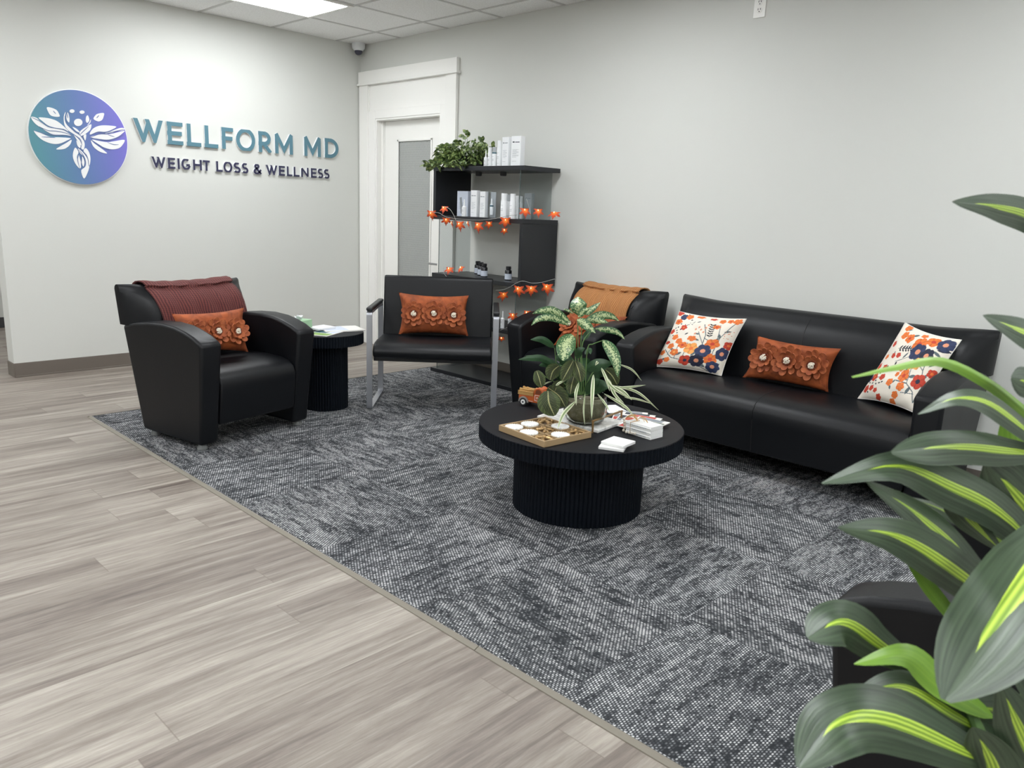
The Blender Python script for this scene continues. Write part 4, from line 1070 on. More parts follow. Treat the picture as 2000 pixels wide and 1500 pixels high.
for px_ in (935, 983):
    pp = ony(px_, 340, -0.20)
    bm = BM(); lathe(bm, [(0.020, 0), (0.024, 0.006), (0.024, 0.028)], 16, c=(pp.x, -0.20, LV[4]-th_-0.028)); sc_('glass_clamp', bm, M['black_plastic'])

# ---- products
def lines(bm, x0, x1, y, zs, h=0.0016):
    for z, f in zs: box(bm, x0, x0+(x1-x0)*f, y-0.0006, y, z, z+h)
def carton(label, x, y, z, w_, d_, h_, mat, rz=0.0, pr='grey_text', group=None, title=True):
    o = thing('carton', label, 'box', (x, y, z), rz, group)
    bm = BM(); box(bm, -w_/2, w_/2, -d_/2, d_/2, 0, h_); obj('box_body', bm, mat, o, bevel=0.001)
    bm = BM(); a, b = -w_*0.36, w_*0.36
    zs = [(h_*0.16, 0.6)]+[(h_*(0.30+0.035*i), 0.9 if i % 3 else 0.6) for i in range(8)]
    lines(bm, a, b, -d_/2, zs, 0.0012)
    if title: box(bm, a, a+w_*0.2, -d_/2-0.0006, -d_/2, h_*0.78, h_*0.82); box(bm, a+w_*0.26, b, -d_/2-0.0006, -d_/2, h_*0.785, h_*0.81)
    obj('print', bm, M[pr], o); return o
def bottle(label, x, y, z, r, h_, kind='pump', group=None, mat='white_card', cap=None):
    o = thing('bottle', label, 'bottle', (x, y, z), 0, group)
    if kind == 'dropper': pr = [(r, 0), (r, h_*0.45), (r*0.95, h_*0.55), (r*0.42, h_*0.62), (r*0.36, h_*0.66), (r*0.16, h_*0.98), (r*0.06, h_)]
    elif kind == 'pill': pr = [(r, 0), (r, h_*0.66), (r*0.9, h_*0.72), (r*0.66, h_*0.77), (r*0.66, h_*0.80)]
    else: pr = [(r, 0), (r, h_*0.70), (r*0.98, h_*0.71)]
    bm = BM(); lathe(bm, pr, 20); obj('bottle_body', bm, M['pill_black'] if kind == 'pill' else M[mat], o, ang=30)
    if kind == 'pill':
        bm = BM(); lathe(bm, [(r*0.74, h_*0.80), (r*0.76, h_*0.82), (r*0.76, h_*0.985), (r*0.7, h_)], 20); obj('cap', bm, M['black_plastic'], o, ang=30)
        bm = BM(); lathe(bm, [(r*1.01, h_*0.08), (r*1.01, h_*0.48)], 24, cap=False); obj('label', bm, M['label_blue'], o); o.children[-1]['label'] = 'pale printed paper label'
    else:
        if kind != 'dropper':
            bm = BM(); lathe(bm, [(r*0.88, h_*0.71), (r*0.88, h_*0.99), (r*0.82, h_)], 20); obj('cap', bm, M[cap or 'white_card'], o, ang=30)
        bm = BM()
        for zf in (0.12, 0.30, 0.34, 0.38, 0.52): 
            if zf < 0.5 or kind != 'dropper':
                P = [(-r*0.5, -r*0.87), (-r*0.2, -r*0.985), (r*0.2, -r*0.985), (r*0.5, -r*0.87)]
                for (xa, ya), (xc, yc) in zip(P[:-1], P[1:]):
                    v4 = [bm.verts.new(q) for q in ((xa, ya-0.0006, h_*zf), (xc, yc-0.0006, h_*zf), (xc, yc-0.0006, h_*zf+0.0014), (xa, ya-0.0006, h_*zf+0.0014))]
                    bm.faces.new(v4)
        obj('print', bm, M['grey_text'], o)
    return o
zt = LV[4]
def topx(px_, y_): return ony(px_, 322, y_).x
# top shelf
yv = -0.30
bottle('small white dropper bottle, leftmost product on the top of the shelf', topx(948.5, yv), yv, zt, .0145, .115, 'dropper')
bottle('white bottle on the shelf top, right of the small dropper bottle', topx(956.5, yv), yv, zt, .0165, .135, 'pump')
bottle('white bottle with clear cap and dark band on the shelf top', topx(965, yv), yv, zt, .0165, .135, 'pump', cap='frost')
bm = BM(); lathe(bm, [(.0168, .090), (.0168, .098)], 20, cap=False); obj('dark_band', bm, M['teal'], bpy.data.objects['bottle.002'])
bottle('tall slim white bottle with blue print on the shelf top', topx(975, yv), yv, zt, .0190, .178, 'pump')
carton('plain white carton on the shelf top, right of the tall slim bottle', topx(989.5, yv), yv, zt, .062, .040, .198, M['white_card'])
carton('widest white carton with a block of small print, rightmost on the shelf top', topx(1010, yv)+.008, yv-.005, zt, .082, .050, .200, M['white_card'], rz=math.radians(8), pr='dark_text')
# second shelf
z2 = LV[3]; Y2 = -0.31
def s2x(px_, y_=Y2): return ony(px_, 410, y_).x
o = carton('lilac grey carton with a picture of a slim tube, left on the middle shelf', s2x(898), Y2+0.04, z2, .120, .030, .185, M['label_blue'], title=False)
bm = BM(); box(bm, -.012, .012, -.0165, -.0152, .02, .14, mtx=Matrix.Rotation(math.radians(-8), 4, 'Y')); obj('tube_picture', bm, M['grey_text'], o)
bottle('small white dropper bottle standing in front of the lilac grey carton', s2x(906.5, -.35), -.35, z2, .0175, .125, 'dropper')
carton('white carton on the middle shelf, right of the picture carton', s2x(928), Y2, z2, .058, .038, .190, M['white_card'], rz=math.radians(6))
carton('white carton with frosted print on the middle shelf beside clear pack', s2x(945), Y2, z2, .050, .036, .183, M['white_card'], rz=math.radians(6))
o = thing('clear_pack', 'clear plastic pack holding a teal banded vial on the middle shelf', 'box', (s2x(960), Y2, z2))
bm = BM(); box(bm, -.028, .028, -.018, .018, 0, .183); obj('clear_shell', bm, M['clear'], o)
bm = BM(); box(bm, -.026, .026, .014, .017, 0.002, .180); obj('backing_card', bm, M['frost'], o)
bm = BM(); lathe(bm, [(.013, .02), (.013, .085), (.007, .10), (.006, .135)], 16); obj('vial', bm, M['white_card'], o)
bm = BM(); lathe(bm, [(.0135, .078), (.0135, .088)], 16); obj('teal_band', bm, M['teal'], o)
bottle('round white bottle with screw cap on the middle shelf, right of clear pack', s2x(984, -.33), -.33, z2, .0240, .172, 'pump')
bottle('white bottle with dark band half hidden between two round white bottles', s2x(992.5, -.25), -.25, z2, .0175, .168, 'pump', cap='frost')
bottle('second round white bottle with screw cap on the middle shelf', s2x(1001, -.33), -.33, z2, .0215, .170, 'pump')
bottle('slim white bottle right of the second round bottle on middle shelf', s2x(1009, -.24), -.24, z2, .0165, .160, 'pump')
bottle('slim white bottle on the middle shelf just inside the glass side', s2x(1017, -.22), -.22, z2, .0165, .158, 'pump')
carton('pale carton seen through the glass at the middle shelf right end', s2x(1033, -.20), -.20, z2, .060, .036, .180, M['frost'], rz=math.radians(10))
# supplement bottles on the lower shelf
z3 = LV[2]
for i, (px_, py_, y_, lab) in enumerate(((933, 532, -.12, 'black supplement bottle at the back of a row of three on the shelf'), (939, 536, -.19, 'black supplement bottle in the middle of a row of three on the shelf'), (945.5, 539, -.26, 'black supplement bottle at the front of a row of three on the shelf'), (992.5, 542, -.28, 'black supplement bottle standing alone at the right of the shelf'))):
    bottle(lab, ony(px_, py_, y_).x, y_, z3, .0255, .100, 'pill', group=None)
z4 = LV[1]
for px_, y_, lab in ((981.5, -.34, 'small white dropper bottle on the low shelf, left of its twin'), (996, -.27, 'small white dropper bottle on the low shelf, right of its twin')):
    bottle(lab, ony(px_, 625, y_).x, y_, z4, .0145, .125, 'dropper')

# ---- trailing plant on top
pl = thing('potted_plant', 'bushy green trailing plant in a dark planter on top of the shelf', 'potted plant', (1.67, -0.22, zt))
bm = BM(); box(bm, -.13, .13, -.085, .085, 0, .085); obj('planter', bm, M['black_plastic'], pl, bevel=.006)
bm = BM(); uvl = bm.loops.layers.uv.new('UVMap'); rnd = random.Random(5); org = V((1.67, -0.22, zt))
sb = BM()
for i in range(460):
    a = rnd.uniform(0, 2*PI); rr = math.sqrt(rnd.random())
    ex_ = V((math.cos(a)*rr*.25, math.sin(a)*rr*.15, 0)); hh = rnd.uniform(0.02, 1)**0.8*(.205-.09*rr)+0.02
    if rnd.random() < .30: hh = rnd.uniform(-.01, .08); ex_ *= 1.1
    if ex_.x > .17: ex_.x *= .85
    P0 = V((ex_.x*.5, ex_.y*.5, .06)); p = V((ex_.x, ex_.y, hh))
    if hh < .03: p.y = -abs(p.y)-.09
    d_ = V((math.cos(a), math.sin(a)*.8-.2, rnd.uniform(-.6, .6))).normalized(); L_ = rnd.uniform(.040, .074)
    leaf(bm, uvl, [p, p+d_*L_*.5+V((0, 0, .006)), p+d_*L_-V((0, 0, .008))], rnd.uniform(.010, .019), side=V((rnd.uniform(-1, 1), rnd.uniform(-1, 1), rnd.uniform(-1, 1))), n=6, nx=2, fold=.2, prof=lambda v: math.sin(PI*min(1, v*.93+.05))**.7)
    if i % 4 == 0: tube(sb, [P0, (P0+p)/2+V((0, 0, .02)), p], .0014, 5)
for (dx, dz, dy) in ((-.25, -.01, -.1), (.30, .13, -.02), (.03, .235, 0), (-.03, .225, .02), (.24, .17, -.05)):
    p = V((dx, dy, dz)); tube(sb, [V((dx*.4, dy, .06)), V((dx*.8, dy, dz*.9+.02)), p], .0014, 5)
    for k_ in range(3): 
        q = p+V((rnd.uniform(-.02, .02), 0, rnd.uniform(-.02, .02))); d_ = V((rnd.uniform(-1, 1), -.2, rnd.uniform(-.5, 1))).normalized()
        leaf(bm, uvl, [q, q+d_*.025, q+d_*.05], .014, n=6, nx=2, prof=lambda v: math.sin(PI*min(1, v*.93+.05))**.7)
obj('foliage', bm, M['leaf_pothos'], pl, recalc=False); obj('stems', sb, M['stem'], pl)

# ---- maple leaf fairy lights
def maple(bm, uvl, c, r, rx, ry, rz):
    m = Matrix.Translation(c) @ Euler((rx, ry, rz)).to_matrix().to_4x4()
    lob = [(0, 1.15), (12, .66), (24, .74), (38, .44), (50, .80), (62, 1.02), (76, .74), (90, .46), (106, .66), (118, .86), (132, .56), (146, .34), (180, .36)]
    P = [(a, q) for a, q in lob]+[(360-a, q) for a, q in lob[-2:0:-1]]
    cv = bm.verts.new(m @ V((0, -0.12*r, 0))); vs = []
    for a, q in P:
        an = math.radians(a-90); x_, z_ = q*math.cos(an), q*math.sin(an); vs.append((bm.verts.new(m @ V((x_*r, 0.22*r*q, z_*r))), (.5+x_*.5, .5+z_*.5)))
    n = len(vs)
    for i in range(n):
        f = bm.faces.new((cv, vs[i][0], vs[(i+1) % n][0]))
        for lp, uvv in zip(f.loops, ((.5, .5), vs[i][1], vs[(i+1) % n][1])): lp[uvl].uv = uvv
def fairy(label, wires, leaves, y_):
    t = thing('leaf_light_string', label, 'string lights', (ony(*leaves[0][:2], y_))); inv = -V(t.location)
    for W_ in wires:
        bm = BM(); P = [(ony(a, b, y_+(c if c is not None else 0))+inv) for a, b, c in W_]; tube(bm, bez(P, 28), .0016, 6); obj('wire', bm, M['wire'], t)
    for i, L_ in enumerate(leaves):
        a, b, r, rx, rz = L_[:5]; dy = L_[5] if len(L_) > 5 else 0
        p = ony(a, b, y_+dy)+inv; bm = BM(); uvl = bm.loops.layers.uv.new('UVMap'); maple(bm, uvl, p, r*1.32, rx, 0, rz)
        o = obj('maple_leaf', bm, M['lampleaf'], t, ang=80)
        bm = BM(); ball(bm, p+V((0, -.006, .004)), .0028, 8, 6, sc_=(1, 1, 2)); obj('bulb', bm, M['bulb'], o)
fairy('string of orange maple leaf lights along the middle shelf front', 
  [[(843, 415, 0), (858, 416, 0), (872, 424, 0), (900, 428, 0), (935, 430, 0), (965, 427, 0), (995, 421, 0), (1010, 420, 0.0)], [(868, 403, 0), (880, 410, 0), (890, 430, 0), (886, 440, 0)], [(1028, 388, 0.05), (1032, 400, .05), (1036, 418, .05)]],
  [(842, 417, .042, .2, .3), (867, 406, .034, -.5, .2), (872, 430, .034, .3, 1.0), (882, 436, .034, .1, -.8), (897, 438, .042, .1, .1), (913, 436, .032, .2, -.6), (933, 440, .044, 0, 0), (956, 437, .032, .1, 1.45), (988, 431, .042, .1, 1.2), (986, 450, .026, .2, 1.3), (1026, 411, .038, -.4, 1.2, .06), (1052, 412, .034, -.3, 1.1, .12), (1083, 416, .040, -.9, .4, .2)], -0.415)
fairy('string of orange maple leaf lights at the lower shelf, looping behind the chair', 
  [[(866, 522, .0), (867, 533, 0), (872, 540, 0)], [(968, 567, 0), (982, 566, 0), (995, 561, 0), (1010, 552, 0), (1022, 549, 0.0), (1040, 553, .05), (1060, 551, .1), (1086, 544, .2)], [(977, 645, 0), (985, 642, 0), (991, 639, 0)]],
  [(877, 525, .036, -.6, .3), (900, 523, .036, -.7, -.3), (984, 576, .040, .2, 1.3), (1012, 565, .044, .1, .15), (1038, 564, .042, .1, .9, .05), (1068, 561, .046, .1, .2, .12), (1002, 616, .034, -.2, .8, .05), (1029, 611, .030, -.2, .3, .1), (980, 661, .022, .2, .9)], -0.40)

# ================================================================== COFFEE TABLE ITEMS
# game tray
z0 = ZT+0.0005
t = thing('game_tray', 'square wooden tic tac toe tray on the coffee table front', 'game board', (4.188, -2.002, z0), math.radians(-6))
tw, td = .142, .130
bm = BM()
for (a, b, c, d) in ((-tw, tw, -td, -td+.008), (-tw, tw, td-.008, td), (-tw, -tw+.008, -td+.008, td-.008), (tw-.008, tw, -td+.008, td-.008)): box(bm, a, b, c, d, 0, .026)
obj('tray_frame', bm, M['gold_wood'], t, bevel=.0015)
bm = BM(); box(bm, -tw+.008, tw-.008, -td+.008, td-.008, 0.0, .006); obj('tray_bottom', bm, M['tray_in'], t)
bm = BM()
for f in (-1/3, 1/3):
    box(bm, tw*f-.0025, tw*f+.0025, -td+.008, td-.008, .006, .022); box(bm, -tw+.008, tw-.008, td*f-.0025, td*f+.0025, .006, .022)
obj('divider_grid', bm, M['gold_wood'], t)
oW, oX = None, None
def place(o, i, j, rz):
    m = rot(math.radians(-6), (4.188, -2.002, z0)); q = m @ V((-tw*2/3+tw*2/3*j, -td*2/3+td*2/3*i, .0065)); o.location = q; o.rotation_euler = (0, 0, rz)
# index i = along +y (away), j = along +x (towards the camera side)
layout = {(0, 0): 'O', (1, 0): 'O', (2, 0): 'X', (0, 1): 'O', (1, 1): 'X', (2, 1): 'O', (0, 2): 'X', (1, 2): 'O', (2, 2): 'X'}
rowname = ('near', 'middle', 'far'); colname = ('left', 'centre', 'right')
for (i, j), kx in layout.items():
    if kx == 'O':
        if oW is None:
            oW = thing('game_piece', '', 'game piece'); bm = BM(); lathe(bm, [(.030, 0), (.036, .003), (.037, .014), (.033, .018), (.024, .018), (.020, .014), (.010, .0135)], 36)
            bmesh.ops.transform(bm, matrix=Matrix.Identity(4), verts=bm.verts[:]); obj('ring_body', bm, M['white'], oW); o = oW
            bm = BM()
            for k_ in range(22): ball(bm, (.035*math.cos(2*PI*k_/22), .035*math.sin(2*PI*k_/22), .015), .0042, 6, 4)
            obj('scalloped_edge', bm, M['white'], oW)
        else: o = copy_tree(oW)
        nm = 'round white noughts piece'
    else:
        if oX is None:
            oX = thing('game_piece', '', 'game piece'); bm = BM()
            for a in (PI/4, -PI/4):
                d_ = V((math.cos(a), math.sin(a), 0)); tube(bm, [d_*-.034+V((0, 0, .012)), d_*-.012+V((0, 0, .016)), d_*.012+V((0, 0, .016)), d_*.034+V((0, 0, .012))], .0068, 8)
                for s_ in (-1, 1):
                    for k_ in (-1, 1): ball(bm, d_*s_*.031+V((-d_.y, d_.x, 0))*k_*.007+V((0, 0, .012)), .0075, 8, 5)
            ball(bm, (0, 0, .018), .010, 8, 6); obj('cross_body', bm, M['gold'], oX); o = oX
        else: o = copy_tree(oX)
        nm = 'gold cross piece'
    o['label'] = '%s in the %s cell of the wooden game tray' % (nm, {(0, 0): 'left corner', (1, 0): 'back left edge', (2, 0): 'back corner', (0, 1): 'front left edge', (1, 1): 'centre', (2, 1): 'back right edge', (0, 2): 'front corner', (1, 2): 'front right edge', (2, 2): 'right corner'}[(i, j)])
    place(o, i, j, 0.3*i-0.2*j); o['group'] = 'pieces in the game tray'

# marble board with brass rail
t = thing('marble_board', 'white marble serving board with a brass end rail under the glass bowl', 'serving board', (4.150, -1.728, z0), math.radians(6))
bm = BM(); box(bm, -.160, .160, -.105, .105, 0, .016); obj('slab', bm, M['marble'], t, bevel=.004, seg=3)
bm = BM(); inv = (Matrix.Translation(t.location) @ Matrix.Rotation(math.radians(6), 4, 'Z')).inverted()
ra = inv @ onz(1157, 846, ZT); rb_ = inv @ onz(1213, 820, ZT); ra.z = rb_.z = 0
tube(bm, [ra, ra+V((0, 0, .052))], .0045, 10); tube(bm, [rb_, rb_+V((0, 0, .040))], .0045, 10); tube(bm, [ra+V((0, -.004, .052)), rb_+V((0, .004, .040))], .0045, 10)
obj('brass_rail', bm, M['gold'], t)

# faux books tied with beads
def bookz(px_, py_, z): return onz(px_, py_, z)
K = lambda a, b: (920+a/4.545, 740+b/4.545)
c1 = onz(*K(1590, 545), ZT); c2 = onz(*K(1680, 512), ZT); c3 = onz(*K(1370, 478), ZT)
ang_b = math.atan2((c1-c3).y, (c1-c3).x); Lb = (c1-c3).length; Wb = (c2-c1).length
for i in range(3):
    lab = ('lowest', 'middle', 'topmost')[i]
    h_ = .0178; o = thing('faux_book', 'white wooden faux book, %s in the beaded stack on the coffee table' % lab, 'book', c1+V((0, 0, .0006+i*h_)), ang_b+(.01*i), 'white book stack')
    off = .0 
    bm = BM(); prism(bm, [(0, 0), (0, .003), (.002, .004), (.0, .005), (-.0015, h_/2), (.0, h_-.005), (.002, h_-.003), (0, h_-.001), (Wb, h_-.001), (Wb, 0)], -Lb, 0, 'x')
    obj('book_block', bm, M['white'], o, bevel=.0008)
    bm = BM(); tx0 = -Lb*.72
    for k_ in range(9): box(bm, tx0+k_*.0085, tx0+k_*.0085+.0055, -.0034, -.0018, h_*.36, h_*.36+.0035)
    obj('spine_lettering', bm, M['frost'], o)
zb = ZT+.087+.001
t = thing('bead_garland', 'string of pale wooden beads and raffia around the white book stack', 'garland', c3+V((0, 0, 0)))
bm = BM(); ex_ = (c1-c3).normalized(); ey_ = V((-ex_.y, ex_.x, 0))
P0 = c3+ex_*.012-V(t.location)
for k_ in range(5): ball(bm, P0-ex_*.022+ey_*(.004*math.sin(k_))+V((0, 0, .008+k_*.0125)), .0065, 10, 8)
for k_ in range(4): ball(bm, P0+ex_*(.002+.014*k_)+ey_*(-.012+.002*k_)+V((0, 0, .008+.001*k_)), .0055, 8, 6)
obj('beads', bm, M['bead'], t)
bm = BM(); rnd = random.Random(2)
for k_ in range(14):
    a = rnd.uniform(0, PI*2); q = V((math.cos(a)*.05, math.sin(a)*.04, .0)); b0 = P0+ex_*.02+ey_*.03+V((0, 0, .057))
    tube(bm, bez([b0, b0+q*.5+V((0, 0, .02)), b0+q+V((0, 0, rnd.uniform(-.002, .012)))], 6), .0011, 4)
tube(bm, [P0+ex_*.02-ey_*.009+V((0, 0, .004)), P0+ex_*.02-ey_*.010+V((0, 0, .055)), P0+ex_*.02+ey_*(Wb*.6)+V((0, 0, .055))], .0014, 5)
obj('raffia_bow', bm, M['straw'], t)

# coasters
ca = onz(*K(1290, 600), ZT+.012)
for i, (dx, dy, rz, lab) in enumerate(((.0, .0, .45, 'square white stone coaster under another near the table edge'), (.006, .022, .12, 'square white stone coaster lying on top of another'))):
    o = thing('coaster', lab, 'coaster', (4.485+dx-.0, -1.925+dy, ZT+.0006+i*.0125), rz)
    bm = BM(); box(bm, -.05, .05, -.05, .05, 0, .012); obj('coaster_tile', bm, M['white'], o, bevel=.002); 

# magazines, fanned
mcol = [('navy_letter', 'magazine with a navy cover, farthest of the fan on the coffee table'), ('dark_text', 'magazine with a dark photo cover in the coffee table fan'), ('white_card', 'white magazine with red print, mid fan on the coffee table'), ('paper', 'white magazine with green photo, nearest of the fan on the coffee table')]
for i, ((mk, lab), (x_, y_, rz)) in enumerate(zip(mcol, ((4.245, -1.49, .55), (4.29, -1.515, .42), (4.335, -1.545, .30), (4.385, -1.58, .15)))):
    o = thing('magazine', lab, 'magazine', (x_, y_, ZT+.0005+.0042*i), rz)
    bm = BM(); box(bm, -.075, .075, -.105, .105, 0, .0038); obj('pages', bm, M['paper'], o)
    bm = BM()
    for k_, (a, b, c, d, mm) in enumerate(((-.07, .07, -.10, -.02, 0), (-.07, .0, -.015, .04, 1), (.005, .07, -.015, .06, 2), (-.06, .05, .065, .10, 1))):
        box(bm, a, b, c, d, .0038, .0041, mi=(mm+i) % 3)
    obj('cover_print', bm, [M['red'], M['grey_text'], M['leaf_green'] if i == 3 else M[mk]], o)
for i, (x_, y_, rz, lab) in enumerate(((4.10, -1.43, 1.1, 'thin white leaflet tucked behind the glass bowl'),)):
    o = thing('leaflet', lab, 'leaflet', (x_, y_, ZT+.0005), rz); bm = BM(); box(bm, -.05, .05, -.07, .07, 0, .002); obj('sheet', bm, M['white_card'], o)

# orange pickup figurine
tr0 = onz(1019, 792, ZT); tr1 = onz(1062, 800, ZT)
dirt = (tr1-tr0); dirt.z = 0; a_t = math.atan2(dirt.y, dirt.x)
t = thing('truck_figurine', 'small ceramic orange pickup truck with hay and pumpkins on the coffee table', 'figurine', V((tr0.x, tr0.y, ZT+.0005))+dirt.normalized()*.065+V((-dirt.y, dirt.x, 0)).normalized()*.03, a_t)
bm = BM()   # body side outline, x forward
body = [(-.085, .022), (-.085, .052), (-.005, .054), (-.003, .078), (.006, .092), (.024, .097), (.040, .090), (.050, .070), (.056, .060), (.080, .056), (.090, .046), (.092, .022)]
prism(bm, body, -.030, .030, 'y'); obj('truck_body', bm, M['orange_paint'], t, bevel=.004, seg=3)
for xx in (-.055, .060):
    bm = BM()
    for s_ in (-1, 1):
        P = [(.027*math.cos(a)+xx, .020+.027*math.sin(a)) for a in [PI*k_/10 for k_ in range(11)]]+[(xx-.018, .020), ]+[(.018*math.cos(a)+xx, .020+.018*math.sin(a)) for a in [PI-PI*k_/8 for k_ in range(1, 9)]]
        prism(bm, P, s_*.030, s_*.036, 'y')
    obj('fender', bm, M['grey_paint'], t, bevel=.001)
    for s_ in (-1, 1):
        bm = BM(); m_ = Matrix.Translation(V((xx, s_*.031, .0205))) @ Matrix.Rotation(PI/2, 4, 'X')
        lathe(bm, [(.019, -.006), (.020, -.003), (.020, .003), (.019, .006)], 24, mtx=m_); wo = obj('wheel', bm, M['black_plastic'], t)
        bm = BM(); m_ = Matrix.Translation(V((xx, s_*.0375, .0205))) @ Matrix.Rotation(PI/2, 4, 'X'); lathe(bm, [(.012, -.001), (.012, .001)], 20, mtx=m_); obj('hubcap', bm, M['white'], wo)
        bm = BM(); lathe(bm, [(.0045, -.002), (.0045, .002)], 12, mtx=m_); obj('hub', bm, M['dark_text'], wo)
bm = BM(); prism(bm, [(.006, .066), (.009, .084), (.022, .089), (.034, .084), (.042, .066)], -.0305, .0305, 'y'); obj('cab_window', bm, M['brown_paint'], t)
bm = BM(); box(bm, -.086, -.006, -.031, .031, .052, .072); 
for k_ in range(3): box(bm, -.088, -.004, -.033, -.031, .054+k_*.007, .058+k_*.007)
obj('slatted_bed', bm, M['straw'], t, bevel=.001)
bm = BM(); rnd = random.Random(4)
for k_ in range(16): ball(bm, (-.080+.010*(k_ % 8), -.020+.030*(k_//8), .076+rnd.uniform(0, .005)), .0065, 8, 6)
obj('pumpkins', bm, M['straw'], t)
bm = BM()   # painted door outline and script
for a, b, c, d in ((.004, .046, .034, .0355), (.004, .046, .060, .0615), (.004, .0055, .034, .0615), (.0445, .046, .034, .0615), (-.082, -.006, .028, .0295)): box(bm, a, b, -.0312, -.0300, c, d)
obj('white_outline', bm, M['white'], t)
cu = bpy.data.curves.new('script', 'FONT'); cu.body = 'Fall'; cu.size = .017; cu.extrude = .0004; cu.align_x = 'CENTER'
tmp = bpy.data.objects.new('tmp_script', cu); COL.objects.link(tmp); dg = bpy.context.evaluated_depsgraph_get(); me = bpy.data.meshes.new_from_object(tmp.evaluated_get(dg)); bpy.data.objects.remove(tmp)
me.materials.append(M['white']); o = bpy.data.objects.new('painted_word', me); COL.objects.link(o); o.parent = t; o.location = (.024, -.0314, .042); o.rotation_euler = (PI/2, 0, 0)

# glass bowl with mixed houseplants
BC = V((4.205, -1.765, ZT+.017))
pt = thing('potted_plant', 'mixed houseplants in a cut glass bowl on the coffee table', 'potted plant', BC)
bm = BM(); lathe(bm, [(.058, 0), (.080, .012), (.094, .045), (.095, .08), (.088, .112), (.092, .122), (.088, .124), (.083, .112), (.089, .08), (.088, .045), (.074, .018), (.05, .008)], 48)
obj('glass_bowl', bm, M['bowl'], pt, ang=60)
bm = BM(); lathe(bm, [(.045, .009), (.070, .019), (.084, .046), (.085, .080), (.080, .098)], 32); obj('soil', bm, M['stone'], pt)
D0 = (BC-CAM).dot(_f)
Q = lambda a, b, dz=0.0: at(960+a/4.545, 560+b/4.545, D0-.03+dz)-BC
pxw = D0/FPX/4.545
def plant_part(name, mat, specs, n=12, nx=4, **kw):
    bm = BM(); uvl = bm.loops.layers.uv.new('UVMap')
    for s_ in specs:
        P = [Q(*p) for p in s_[0]]; lf = dict(fold=.18, wave=.04); lf.update(s_[2] if len(s_) > 2 else {}); lf.update(kw)
        leaf_local(bm, uvl, P, s_[1]*pxw/2, n=n, nx=nx, **lf)
    return obj(name, bm, mat, pt, recalc=False)
def leaf_local(bm, uvl, P, hw, **lf):
    global CAM
    keep = CAM; CAM = CAM-BC; leaf(bm, uvl, P, hw, **lf); CAM = keep
ov = lambda v: math.sin(PI*min(1, v*.94+.05))**.62
plant_part('dieffenbachia_leaves', M['leaf_dieff'], [
 ([(790, 250, 0), (770, 160, -.02), (768, 90, .02)], 150, dict(prof=ov)), ([(830, 245, 0), (890, 200, .03), (968, 138, .05)], 62), ([(700, 320, 0), (560, 218, -.03), (450, 212, -.05), (362, 240, -.06)], 74), ([(690, 340, -.02), (540, 275, -.07), (420, 285, -.1), (352, 345, -.12)], 62),
 ([(830, 300, 0), (960, 255, .05), (1060, 262, .08), (1135, 305, .1)], 76), ([(760, 290, -.02), (840, 340, -.06), (925, 412, -.08)], 88), ([(920, 372, 0), (1050, 385, .02), (1125, 410, .03), (1185, 470, .03)], 58), ([(830, 290, .0), (950, 300, -.04), (1040, 320, -.05)], 60),
 ([(725, 430, -.02), (660, 520, -.08), (635, 655, -.10)], 165, dict(prof=ov)), ([(985, 475, .0), (1060, 560, -.04), (1110, 680, -.06), (1120, 805, -.06)], 105), ([(640, 200, .02), (690, 215, 0), (730, 240, 0)], 26), ([(770, 270, -.02), (820, 215, -.03), (870, 190, -.03)], 60)])
plant_part('green_leaves', M['leaf_green'], [
 ([(560, 540, 0), (450, 470, -.03), (345, 470, -.05)], 62), ([(600, 720, 0), (460, 640, -.02), (340, 635, -.04), (235, 648, -.05)], 60), ([(620, 700, .03), (440, 640, 0), (298, 612, 0)], 55), ([(600, 760, .02), (500, 690, .0), (420, 700, -.02)], 70),
 ([(840, 730, 0), (960, 690, -.02), (1085, 680, -.02)], 110), ([(760, 640, 0), (780, 570, -.02), (830, 545, -.02)], 70), ([(830, 600, 0), (870, 560, 0), (880, 600, -.02)], 45), ([(820, 470, .03), (850, 420, .03), (900, 380, .04)], 60), ([(780, 800, .05), (640, 640, .05), (560, 640, .04)], 120), ([(820, 820, .05), (960, 740, .06), (1060, 800, .04)], 150),
 ([(760, 860, .03), (820, 700, .04), (870, 640, .03)], 140), ([(780, 930, .06), (700, 860, .06), (620, 860, .05)], 130), ([(840, 940, .06), (920, 880, .06), (1010, 930, .05)], 130), ([(800, 960, .02), (860, 900, .0), (930, 920, -.02)], 90), ([(760, 960, .02), (690, 940, .0), (650, 960, -.01)], 90), ([(800, 900, .08), (800, 800, .08), (840, 720, .08)], 150), ([(740, 880, .06), (660, 780, .07), (600, 740, .06)], 120), ([(700, 900, 0), (620, 800, 0), (560, 780, -.02)], 110), ([(860, 940, 0), (960, 880, -.02), (1040, 900, -.04)], 120), ([(840, 960, .0), (900, 860, -.03), (960, 820, -.04)], 90)])
